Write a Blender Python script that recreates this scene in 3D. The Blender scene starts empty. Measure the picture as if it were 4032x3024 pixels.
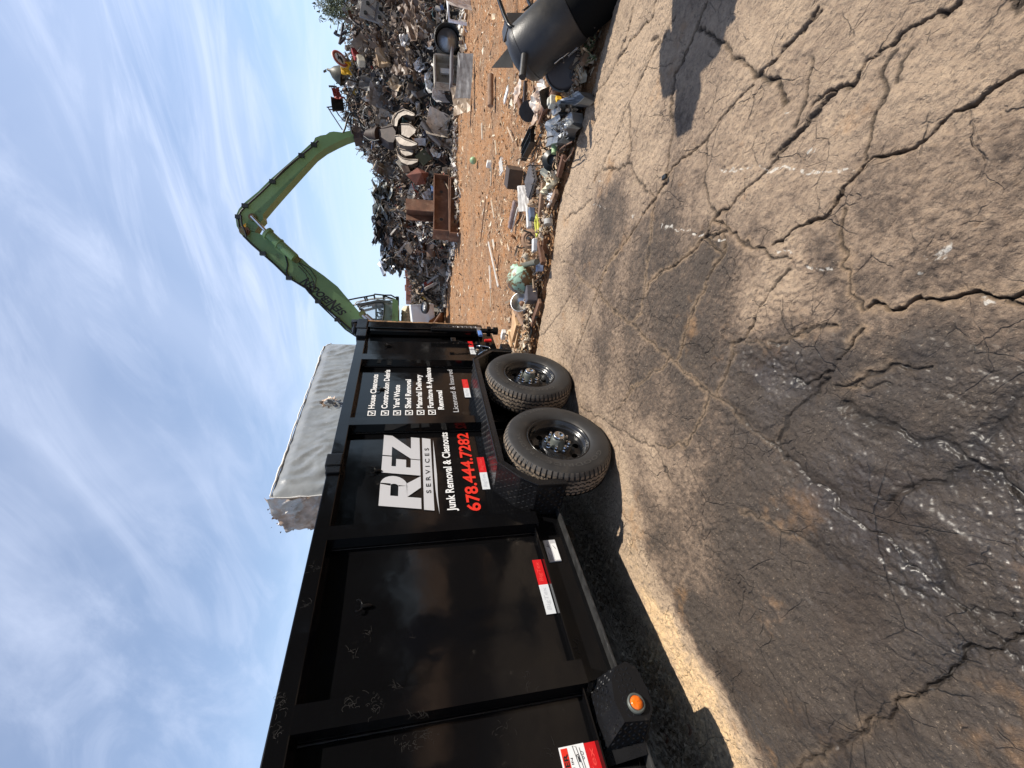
import bpy, math, random
import numpy as np
from mathutils import Vector, Matrix
random.seed(7); NR = np.random.RandomState(5)
S = bpy.context.scene
rad = math.radians
# ------------------------------------------------------------------ camera
FPX, HC, YAW = 424.5, 1.377, rad(32.4)          # focal length in px of a 1024 px wide frame, camera height, heading
PIT = math.atan(102 / FPX)
cp, sp, cy, sy = math.cos(PIT), math.sin(PIT), math.cos(YAW), math.sin(YAW)
FW = Vector((-sy, cy, 0)); RT = Vector((cy, sy, 0)); UPZ = Vector((0, 0, 1))
look = FW * cp - UPZ * sp
camup = FW * sp + UPZ * cp
cam = bpy.data.objects.new("camera", bpy.data.cameras.new("camera"))
S.collection.objects.link(cam)
cam.data.sensor_width = 36; cam.data.lens = FPX / 1024 * 36
cam.data.clip_start = 0.02; cam.data.clip_end = 3000
M = Matrix.Identity(4)
for i, ax in enumerate((-camup, RT, -look)):     # the phone lay on its side: picture-right is down
    for r in range(3): M[r][i] = ax[r]
M.translation = (0, 0, HC)
cam.matrix_world = M
S.camera = cam
# ------------------------------------------------------------------ sky and sun
SUN = Vector((.65, .30, 1)).normalized()
W = bpy.data.worlds.new("World"); S.world = W; W.use_nodes = True
nt = W.node_tree; nt.nodes.clear()
def nd(t, kind, **kw):
    n = t.nodes.new(kind)
    for k, v in kw.items(): setattr(n, k, v)
    return n
out = nd(nt, 'ShaderNodeOutputWorld'); bg = nd(nt, 'ShaderNodeBackground')
sky = nd(nt, 'ShaderNodeTexSky', sky_type='NISHITA'); sky.sun_disc = False
sky.sun_elevation = math.asin(SUN.z); sky.sun_rotation = math.atan2(SUN.x, SUN.y)
sky.air_density = 1.0; sky.dust_density = 0.0; sky.ozone_density = 3.0
bg.inputs['Strength'].default_value = 0.115
tc = nd(nt, 'ShaderNodeTexCoord'); sep = nd(nt, 'ShaderNodeSeparateXYZ')
nt.links.new(tc.outputs['Generated'], sep.inputs[0])
def mth(t, op, a, b=None, c=None, clamp=False):
    n = nd(t, 'ShaderNodeMath', operation=op); n.use_clamp = clamp
    for i, x in enumerate((a, b, c)):
        if x is None: continue
        if isinstance(x, (int, float)): n.inputs[i].default_value = x
        else: t.links.new(x, n.inputs[i])
    return n.outputs[0]
zz = mth(nt, 'ADD', mth(nt, 'MAXIMUM', sep.outputs['Z'], 0.0), 0.22)
cx = mth(nt, 'DIVIDE', sep.outputs['X'], zz); cyy = mth(nt, 'DIVIDE', sep.outputs['Y'], zz)
cmb = nd(nt, 'ShaderNodeCombineXYZ'); nt.links.new(cx, cmb.inputs[0]); nt.links.new(cyy, cmb.inputs[1])
def cloud(rot, scl, detail, rough, dist, lo, hi):
    mp = nd(nt, 'ShaderNodeMapping'); mp.inputs['Rotation'].default_value = (0, 0, rot); mp.inputs['Scale'].default_value = scl
    nt.links.new(cmb.outputs[0], mp.inputs[0])
    nz = nd(nt, 'ShaderNodeTexNoise'); nz.inputs['Scale'].default_value = 1; nz.inputs['Detail'].default_value = detail
    nz.inputs['Roughness'].default_value = rough; nz.inputs['Distortion'].default_value = dist
    nt.links.new(mp.outputs[0], nz.inputs['Vector'])
    mr = nd(nt, 'ShaderNodeMapRange', interpolation_type='SMOOTHSTEP'); mr.inputs[1].default_value = lo; mr.inputs[2].default_value = hi
    nt.links.new(nz.outputs[0], mr.inputs[0]); return mr.outputs[0]
c1 = cloud(0.95, (0.8, 1.2, 1), 5, .5, 1.0, .38, .80)
c2 = cloud(0.75, (1.3, 3.6, 1), 7, .62, 1.4, .40, .74)
c3 = cloud(1.3, (.35, .5, 1), 3, .5, .4, .40, .70)
cl = mth(nt, 'ADD', mth(nt, 'MULTIPLY', c1, .42), mth(nt, 'MULTIPLY', mth(nt, 'MULTIPLY', c2, mth(nt, 'ADD', mth(nt, 'MULTIPLY', c3, .7), .3)), .50), clamp=True)
cl = mth(nt, 'ADD', mth(nt, 'MULTIPLY', cl, .80), .19, clamp=True)
mix = nd(nt, 'ShaderNodeMix', data_type='RGBA'); nt.links.new(cl, mix.inputs[0])
nt.links.new(sky.outputs[0], mix.inputs[6]); mix.inputs[7].default_value = (5.7, 6.3, 7.8, 1)
hz = nd(nt, 'ShaderNodeMapRange', interpolation_type='SMOOTHSTEP'); hz.inputs[1].default_value = .30; hz.inputs[2].default_value = -.02; nt.links.new(sep.outputs['Z'], hz.inputs[0])
mix2 = nd(nt, 'ShaderNodeMix', data_type='RGBA'); nt.links.new(mth(nt, 'MULTIPLY', hz.outputs[0], .85), mix2.inputs[0]); nt.links.new(mix.outputs[2], mix2.inputs[6]); mix2.inputs[7].default_value = (4.3, 5.6, 7.3, 1)
nt.links.new(mix2.outputs[2], bg.inputs[0]); nt.links.new(bg.outputs[0], out.inputs[0])
sun = bpy.data.objects.new("sun", bpy.data.lights.new("sun", 'SUN')); S.collection.objects.link(sun)
sun.data.energy = 4.6; sun.data.angle = rad(.5); sun.data.color = (1, .93, .82)
sun.rotation_euler = SUN.to_track_quat('Z', 'Y').to_euler()
S.view_settings.view_transform = 'Standard'; S.view_settings.look = 'None'
S.view_settings.gamma = 1; S.view_settings.use_curve_mapping = False
S.view_settings.exposure = 0.5
S.cycles.max_bounces = 6; S.cycles.sample_clamp_indirect = 6
# ------------------------------------------------------------------ measuring helpers: lines of sight of the photograph (4032x3024)
def ray(X, Y):
    u = 768 - Y / 3.9375 - 384; v = X / 3.9375 - 512
    dn = v * cp + FPX * sp; fw = FPX * cp - v * sp
    return Vector((-fw * sy + u * cy, fw * cy + u * sy, -dn)), fw
CAMP = Vector((0, 0, HC))
def gp(X, Y, z=0.0):
    r, f = ray(X, Y); return CAMP + r * ((z - HC) / r.z)
def xp(X, Y, c=-2.15):
    r, f = ray(X, Y); return CAMP + r * (c / r.x)
def dp(X, Y, d):
    r, f = ray(X, Y); return CAMP + r * (d / f)
# ------------------------------------------------------------------ mesh helpers
class MB:
    def __init__(s): s.v = []; s.f = []; s.c = []; s.sm = []
    def add(s, vs, fs, col=None, smooth=False):
        o = len(s.v); s.v += [tuple(p) for p in vs]; s.f += [tuple(i + o for i in f) for f in fs]
        s.c += [col] * len(fs); s.sm += [smooth] * len(fs); return s
    def box(s, a, b, col=None, bev=0):
        x0, x1 = sorted((a[0], b[0])); y0, y1 = sorted((a[1], b[1])); z0, z1 = sorted((a[2], b[2]))
        return s.obox(((x0 + x1) / 2, (y0 + y1) / 2, (z0 + z1) / 2), (1, 0, 0), (0, 1, 0), (0, 0, 1), (x1 - x0) / 2, (y1 - y0) / 2, (z1 - z0) / 2, col, bev)
    def obox(s, c, ax, ay, az, hx, hy, hz, col=None, bev=0):
        c = Vector(c); ax = Vector(ax).normalized(); ay = Vector(ay).normalized(); az = Vector(az).normalized()
        if not bev:
            vs = [c + ax * (i * hx) + ay * (j * hy) + az * (k * hz) for i in (-1, 1) for j in (-1, 1) for k in (-1, 1)]
            return s.add(vs, [(0, 1, 3, 2), (4, 6, 7, 5), (0, 4, 5, 1), (2, 3, 7, 6), (0, 2, 6, 4), (1, 5, 7, 3)], col)
        bm = __import__('bmesh').new(); bmesh = __import__('bmesh')
        bmesh.ops.create_cube(bm, size=2)
        for v in bm.verts: v.co = Vector((v.co.x * hx, v.co.y * hy, v.co.z * hz))
        bmesh.ops.bevel(bm, geom=bm.edges[:], offset=min(bev, hx * .9, hy * .9, hz * .9), segments=2, affect='EDGES', profile=.6)
        bm.verts.index_update()
        vs = [c + ax * v.co.x + ay * v.co.y + az * v.co.z for v in bm.verts]
        fs = [[v.index for v in f.verts] for f in bm.faces]; bm.free()
        return s.add(vs, fs, col)
    def prism(s, pts, d, col=None):              # closed outline pts (3D) pushed along d
        n = len(pts); d = Vector(d); P = [Vector(p) for p in pts]
        vs = P + [p + d for p in P]
        fs = [tuple(range(n))[::-1], tuple(range(n, 2 * n))] + [(i, (i + 1) % n, n + (i + 1) % n, n + i) for i in range(n)]
        return s.add(vs, fs, col)
    def cyl(s, p0, p1, r0, r1=None, n=12, col=None, cap=True):
        r1 = r0 if r1 is None else r1; p0 = Vector(p0); p1 = Vector(p1); d = (p1 - p0)
        if d.length < 1e-6: return s
        d.normalize(); a = d.orthogonal().normalized(); b = d.cross(a)
        vs = []
        for p, r in ((p0, r0), (p1, r1)):
            for i in range(n):
                t = 2 * math.pi * i / n; vs.append(p + a * (math.cos(t) * r) + b * (math.sin(t) * r))
        s.add(vs, [(i, (i + 1) % n, n + (i + 1) % n, n + i) for i in range(n)], col, True)
        if cap: s.add(vs, [tuple(range(n))[::-1], tuple(range(n, 2 * n))], col)
        return s
    def tube(s, pts, r, n=8, col=None):
        P = [Vector(p) for p in pts]; vs = []; a = None
        for i, p in enumerate(P):
            d = (P[min(i + 1, len(P) - 1)] - P[max(i - 1, 0)]).normalized()
            a = (d.orthogonal() if a is None else a - d * a.dot(d)).normalized(); b = d.cross(a)
            rr = r[i] if isinstance(r, (list, tuple)) else r
            for k in range(n):
                t = 2 * math.pi * k / n; vs.append(p + a * (math.cos(t) * rr) + b * (math.sin(t) * rr))
        fs = []
        for i in range(len(P) - 1):
            for k in range(n): fs.append((i * n + k, i * n + (k + 1) % n, (i + 1) * n + (k + 1) % n, (i + 1) * n + k))
        s.add(vs, fs, col, True)
        return s.add(vs, [tuple(range(n))[::-1], tuple(range((len(P) - 1) * n, len(P) * n))], col)
    def lathe(s, c, ax, prof, n=32, col=None, smooth=True, cap=False):   # prof: (radius, along axis)
        c = Vector(c); ax = Vector(ax).normalized(); a = ax.orthogonal().normalized(); b = ax.cross(a); vs = []
        for r, h in prof:
            for k in range(n):
                t = 2 * math.pi * k / n; vs.append(c + ax * h + a * (math.cos(t) * r) + b * (math.sin(t) * r))
        fs = [(i * n + k, i * n + (k + 1) % n, (i + 1) * n + (k + 1) % n, (i + 1) * n + k) for i in range(len(prof) - 1) for k in range(n)]
        s.add(vs, fs, col, smooth)
        if cap: s.add(vs, [tuple(range(n))[::-1], tuple(range((len(prof) - 1) * n, len(prof) * n))], col)
        return s
    def build(s, name, m, parent=None, shade=None):
        me = bpy.data.meshes.new(name); off = parent.matrix_world.translation.copy() if parent else Vector((0, 0, 0))
        if parent:
            off = Vector((0, 0, 0)); q = parent
            while q: off += q.location; q = q.parent
        me.from_pydata([tuple(Vector(p) - off) for p in s.v], [], s.f)
        if any(c is not None for c in s.c):
            at = me.color_attributes.new('col', 'FLOAT_COLOR', 'CORNER'); arr = []
            for f, c in zip(s.f, s.c): arr += list((c or (.5, .5, .5)) + (1,)) * len(f)
            at.data.foreach_set('color', arr)
        me.polygons.foreach_set('use_smooth', s.sm if shade is None else [shade] * len(s.f))
        me.materials.append(m); me.update()
        o = bpy.data.objects.new(name, me); S.collection.objects.link(o)
        if parent: o.parent = parent
        return o
def tag(o, label=None, cat=None, group=None, kind=None):
    if label: o['label'] = label
    if cat: o['category'] = cat
    if group: o['group'] = group
    if kind: o['kind'] = kind
    return o
def thing(name, label, cat, loc, group=None):
    o = bpy.data.objects.new(name, None); S.collection.objects.link(o); o.location = loc
    o.empty_display_size = .1
    return tag(o, label, cat, group)
def single(mb, name, m, label, cat, group=None, shade=None):
    """a thing that is one mesh: its origin goes to its base"""
    xs = [p[0] for p in mb.v]; ys = [p[1] for p in mb.v]; zs = [p[2] for p in mb.v]
    base = Vector(((min(xs) + max(xs)) / 2, (min(ys) + max(ys)) / 2, min(zs)))
    mb.v = [tuple(Vector(p) - base) for p in mb.v]
    o = mb.build(name, m, None, shade); o.location = base
    return tag(o, label, cat, group)
# ------------------------------------------------------------------ materials
def mat(name, col=(.5, .5, .5), rough=.5, metal=0, coat=0, vcol=False, var=.0, vscale=4, bump=0, bscale=20, bdetail=5,
        stain=None, sscale=3, sth=(.5, .7), rvar=0, spec=None, trans=0, alpha=1, stretch=None):
    m = bpy.data.materials.new(name); m.use_nodes = True; t = m.node_tree; b = t.nodes['Principled BSDF']
    b.inputs['Roughness'].default_value = rough; b.inputs['Metallic'].default_value = metal
    b.inputs['Coat Weight'].default_value = coat; b.inputs['Coat Roughness'].default_value = .05
    if spec is not None: b.inputs['Specular IOR Level'].default_value = spec
    if trans: b.inputs['Transmission Weight'].default_value = trans
    if alpha < 1: b.inputs['Alpha'].default_value = alpha
    tc = nd(t, 'ShaderNodeTexCoord'); vec = tc.outputs['Object']
    if stretch:
        mp = nd(t, 'ShaderNodeMapping'); mp.inputs['Scale'].default_value = stretch; t.links.new(vec, mp.inputs[0]); vec = mp.outputs[0]
    def noise(sc, det=5, rg=.55):
        n = nd(t, 'ShaderNodeTexNoise'); n.inputs['Scale'].default_value = sc; n.inputs['Detail'].default_value = det
        n.inputs['Roughness'].default_value = rg; t.links.new(vec, n.inputs['Vector']); return n.outputs[0]
    def mixc(f, a, c2):
        n = nd(t, 'ShaderNodeMix', data_type='RGBA')
        for i, x in ((0, f), (6, a), (7, c2)):
            if isinstance(x, tuple): n.inputs[i].default_value = x + (1,)
            elif isinstance(x, (int, float)): n.inputs[i].default_value = x
            else: t.links.new(x, n.inputs[i])
        return n.outputs[2]
    base = tuple(col)
    if vcol:
        a = nd(t, 'ShaderNodeAttribute', attribute_name='col'); base = a.outputs['Color']
    if var:
        f = noise(vscale); n = nd(t, 'ShaderNodeMapRange'); n.inputs[1].default_value = .3; n.inputs[2].default_value = .7
        n.inputs[3].default_value = 1 - var; n.inputs[4].default_value = 1 + var; t.links.new(f, n.inputs[0])
        v = nd(t, 'ShaderNodeVectorMath', operation='SCALE')
        if isinstance(base, tuple): v.inputs[0].default_value = base
        else: t.links.new(base, v.inputs[0])
        t.links.new(n.outputs[0], v.inputs['Scale']); base = v.outputs[0]
    if stain:
        f = noise(sscale, 8, .65); n = nd(t, 'ShaderNodeMapRange', interpolation_type='SMOOTHSTEP')
        n.inputs[1].default_value = sth[0]; n.inputs[2].default_value = sth[1]; t.links.new(f, n.inputs[0])
        base = mixc(n.outputs[0], base, tuple(stain))
    if isinstance(base, tuple): b.inputs['Base Color'].default_value = base + (1,)
    else: t.links.new(base, b.inputs['Base Color'])
    if rvar:
        f = noise(vscale * 1.7); n = nd(t, 'ShaderNodeMapRange'); n.inputs[1].default_value = .3; n.inputs[2].default_value = .7
        n.inputs[3].default_value = max(.02, rough - rvar); n.inputs[4].default_value = rough + rvar
        t.links.new(f, n.inputs[0]); t.links.new(n.outputs[0], b.inputs['Roughness'])
    if bump:
        bn = nd(t, 'ShaderNodeBump'); bn.inputs['Strength'].default_value = 1; bn.inputs['Distance'].default_value = bump
        t.links.new(noise(bscale, bdetail), bn.inputs['Height']); t.links.new(bn.outputs[0], b.inputs['Normal'])
    m['h'] = 1
    return m
MT = {}
MT['paint'] = mat('black_gloss_paint', (.0035, .0035, .004), .10, spec=.36, bump=.0012, bscale=5, bdetail=2, stain=(.03, .027, .024), sscale=7, sth=(.64, .80), rvar=.05, vscale=3)
MT['frame'] = mat('black_frame_paint', (.006, .006, .0065), .3, spec=.3, bump=.0004, bscale=60, stain=(.06, .055, .05), sscale=9, sth=(.62, .8), rvar=.1)
MT['plate'] = mat('black_tread_plate', (.008, .008, .009), .28, spec=.35, bump=.0006, bscale=90, rvar=.1, stain=(.07, .06, .05), sscale=14, sth=(.6, .85))
MT['dark'] = mat('underbody_black', (.008, .008, .008), .6, bump=.001)
MT['rubber'] = mat('tyre_rubber', (.024, .023, .023), .55, bump=.0007, bscale=60, var=.25, vscale=9, stain=(.10, .08, .06), sscale=8, sth=(.55, .95))
MT['rub2'] = mat('tyre_lettering_rubber', (.06, .058, .056), .38)
MT['rimp'] = mat('black_rim_paint', (.012, .012, .013), .22, bump=.0006, bscale=30, stain=(.06, .05, .04), sscale=12, sth=(.6, .85))
MT['tread'] = mat('dusty_tread_rubber', (.11, .085, .063), .85, vcol=True, bump=.001, bscale=70, var=.3, vscale=14, stain=(.04, .034, .03), sscale=10, sth=(.5, .75))
MT['chrome'] = mat('chrome', (.75, .75, .74), .12, 1)
MT['steel'] = mat('bright_steel', (.5, .5, .5), .35, 1, var=.2, bump=.001)
MT['flange'] = mat('pale_flange_edge', (.05, .05, .05), .3, .4, var=.5, vscale=20, bump=.001, bscale=30)  # flange colour paler than the frame paint, varied at random
MT['hub'] = mat('hub_grey', (.10, .11, .10), .45, .2, bump=.0005)
MT['white'] = mat('white_vinyl', (.80, .80, .80), .4)
MT['lgrey'] = mat('grey_vinyl', (.50, .50, .52), .35)
MT['red'] = mat('red_vinyl', (.72, .03, .015), .4)
MT['tapered'] = mat('red_reflector', (.60, .012, .015), .3, bump=.0006, bscale=250)
MT['tapewhite'] = mat('white_reflector', (.66, .68, .70), .3, bump=.0006, bscale=250)
MT['black'] = mat('matt_black', (.012, .012, .012), .5)
MT['amber'] = mat('amber_lens', (.80, .15, .006), .12, coat=.6, var=.3, vscale=60, bump=.002, bscale=80)
MT['blue'] = mat('blue_grip', (.10, .22, .55), .45)
MT['rustwood'] = mat('worn_tan_edge', (.30, .17, .08), .8, var=.5, vscale=10, stain=(.02, .015, .01), sscale=20)
MT['poly'] = mat('grey_plastic_film', (.245, .26, .27), .32, coat=.2, var=.22, vscale=7, bump=.006, bscale=9, bdetail=7, stain=(.5, .5, .5), sscale=16, sth=(.62, .8))
MT['polyc'] = mat('clear_plastic_film', (.50, .36, .26), .5, coat=.05, var=.4, vscale=9, bump=.006, bscale=14, bdetail=5, stain=(.62, .58, .52), sscale=7, sth=(.5, .62))
MT['piping'] = mat('white_piping', (.75, .74, .71), .6, bump=.003, bscale=40)
MT['green'] = mat('green_machine_paint', (.130, .235, .098), .45, var=.12, vscale=1.2, bump=.002, bscale=8, stain=(.07, .08, .04), sscale=2.2, sth=(.56, .72))
MT['greend'] = mat('dirty_green_paint', (.13, .15, .05), .6, var=.4, vscale=3, stain=(.10, .045, .02), sscale=3, sth=(.45, .6))
MT['cab'] = mat('grey_cab_paint', (.20, .20, .20), .5, var=.1, stain=(.1, .07, .05), sscale=3)
MT['hose'] = mat('black_hose', (.012, .014, .014), .4)
MT['rust'] = mat('rusty_steel', (.13, .062, .036), .75, var=.4, vscale=5, bump=.004, bscale=25, stain=(.26, .17, .11), sscale=4, sth=(.5, .75))
MT['scrap'] = mat('mixed_scrap', (.5, .5, .5), .62, .08, vcol=True, var=.4, vscale=6, bump=.01, bscale=9, stain=(.10, .065, .045), sscale=3, sth=(.46, .68), rvar=.2)
MT['core'] = mat('heap_core', (.030, .024, .020), .95, bump=.12, bscale=3)
MT['vc'] = mat('painted_mixed', (.5, .5, .5), .5, .0, vcol=True, var=.25, vscale=9, bump=.003, bscale=20, stain=(.12, .085, .06), sscale=7, sth=(.56, .75))
MT['vm'] = mat('bare_metal_mixed', (.5, .5, .5), .32, .85, vcol=True, var=.25, vscale=9, bump=.004, bscale=20, stain=(.14, .10, .07), sscale=7, sth=(.58, .75))
MT['wood'] = mat('raw_wood', (.52, .33, .18), .8, var=.25, vscale=6, bump=.003, stretch=(1, 1, 1))
MT['tank'] = mat('black_heat_paint', (.030, .030, .032), .42, bump=.0008, bscale=120, stain=(.055, .05, .045), sscale=5, sth=(.45, .7), rvar=.08)
MT['litter'] = mat('litter', (.5, .4, .3), .8, vcol=True)
MT['foil'] = mat('crumpled_foil', (.30, .31, .32), .38, .8, bump=.004, bscale=12, stain=(.3, .27, .24), sscale=5)
MT['tine'] = mat('worn_tine_steel', (.17, .135, .105), .5, .15, var=.4, vscale=2, bump=.004, bscale=12, stain=(.08, .05, .03), sscale=2.5, sth=(.42, .6))
MT['yel'] = mat('yellow_plastic', (.75, .42, .02), .5, var=.15, bump=.01, bscale=8)
MT['faded_red'] = mat('faded_red_paint', (.42, .10, .07), .6, var=.2)
MT['cabt'] = mat('beige_box_paint', (.40, .37, .31), .6, var=.25, stain=(.15, .1, .07), sscale=5)
MT['rustr'] = mat('red_rust', (.17, .055, .035), .7, var=.4, vscale=3, bump=.01, bscale=6)
MT['tankb'] = mat('brown_black_drum', (.055, .042, .038), .5, var=.2, bump=.001, bscale=40, stain=(.12, .07, .045), sscale=9, sth=(.6, .75))
MT['boxb'] = mat('brown_steel_box', (.085, .06, .045), .5, .3, var=.3, vscale=5, bump=.001)
MT['rustt'] = mat('tan_rust', (.26, .16, .10), .8, var=.4, vscale=8, bump=.006, bscale=25, stain=(.08, .045, .03), sscale=8, sth=(.5, .68))
MT['yel2'] = mat('yellow_green_plastic', (.62, .62, .10), .5, var=.15)
MT['rustd'] = mat('dark_rust', (.045, .028, .022), .7, var=.4, vscale=5, bump=.004, stain=(.12, .08, .055), sscale=6, sth=(.55, .75))
MT['tined'] = mat('dark_tine_steel', (.16, .125, .095), .55, .4, var=.4, vscale=3, bump=.004)
MT['tankshade'] = mat('shade_black', (.005, .005, .005), .8, spec=.1, bump=.002)  # near-black put in for the shade at the tank's near end
MT['scuff'] = mat('dusty_scuff', (.022, .020, .019), .6, spec=.2)
MT['gas'] = mat('flaking_green_tank', (.40, .60, .46), .45, var=.2, bump=.003, bscale=30, stain=(.17, .09, .035), sscale=6.5, sth=(.46, .52))
MT['glassd'] = mat('cab_glass', (.45, .5, .55), .05, spec=.8, alpha=.35)
MT['leafd'] = mat('dark_foliage', (.045, .07, .025), .7, vcol=True, var=.3)
MT['bark'] = mat('bark', (.09, .065, .045), .9, bump=.02)
MT['skin'] = mat('skin', (.45, .28, .20), .5); MT['cloth'] = mat('dark_cloth', (.05, .06, .09), .9, bump=.003)
# ------------------------------------------------------------------ numpy noise
def vnoise(x, y, seed=0):
    xi = np.floor(x).astype(np.int64); yi = np.floor(y).astype(np.int64); xf = x - xi; yf = y - yi
    def h(a, b):
        n = (a * 374761393 + b * 668265263 + seed * 1442695041) & 0x7fffffff
        n = ((n ^ (n >> 13)) * 1274126177) & 0x7fffffff
        return ((n ^ (n >> 16)) & 0xffff) / 65535.0
    u = xf * xf * (3 - 2 * xf); v = yf * yf * (3 - 2 * yf)
    return (h(xi, yi) * (1 - u) + h(xi + 1, yi) * u) * (1 - v) + (h(xi, yi + 1) * (1 - u) + h(xi + 1, yi + 1) * u) * v
def fbm(x, y, o=4, seed=0, g=.5):
    s = 0; a = 1; t = 0
    for i in range(o): s = s + a * vnoise(x * 2 ** i, y * 2 ** i, seed + i * 17); t += a; a *= g
    return s / t
def ss(x, a, b):
    t = np.clip((x - a) / (b - a), 0, 1); return t * t * (3 - 2 * t)
def grid_obj(name, X, Y, Z, m, attrs=None, wrap=False):
    R, C = X.shape; me = bpy.data.meshes.new(name)
    me.vertices.add(R * C); me.vertices.foreach_set('co', np.stack([X, Y, Z], -1).astype(np.float32).ravel())
    i, j = np.meshgrid(np.arange(R - 1), np.arange(C if wrap else C - 1), indexing='ij'); j2 = (j + 1) % C
    q = np.stack([i * C + j, (i + 1) * C + j, (i + 1) * C + j2, i * C + j2], -1).reshape(-1, 4)
    n = len(q); me.loops.add(n * 4); me.loops.foreach_set('vertex_index', q.ravel().astype(np.int32))
    me.polygons.add(n); me.polygons.foreach_set('loop_start', np.arange(n, dtype=np.int32) * 4)
    me.polygons.foreach_set('use_smooth', np.ones(n, bool)); me.update(calc_edges=True)
    for k, a in (attrs or {}).items():
        at = me.attributes.new(k, 'FLOAT', 'POINT'); at.data.foreach_set('value', a.astype(np.float32).ravel())
    me.materials.append(m); o = bpy.data.objects.new(name, me); S.collection.objects.link(o); return o
# ------------------------------------------------------------------ ground: cracked concrete pad
A_ = (2100, 900, 1.659); B_ = (2200, 0, 1.659); C_ = (3032, 0, 1.659); D_ = (3032, 1000, 1.659); E_ = (2532, 2000, 1.4747)
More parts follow.
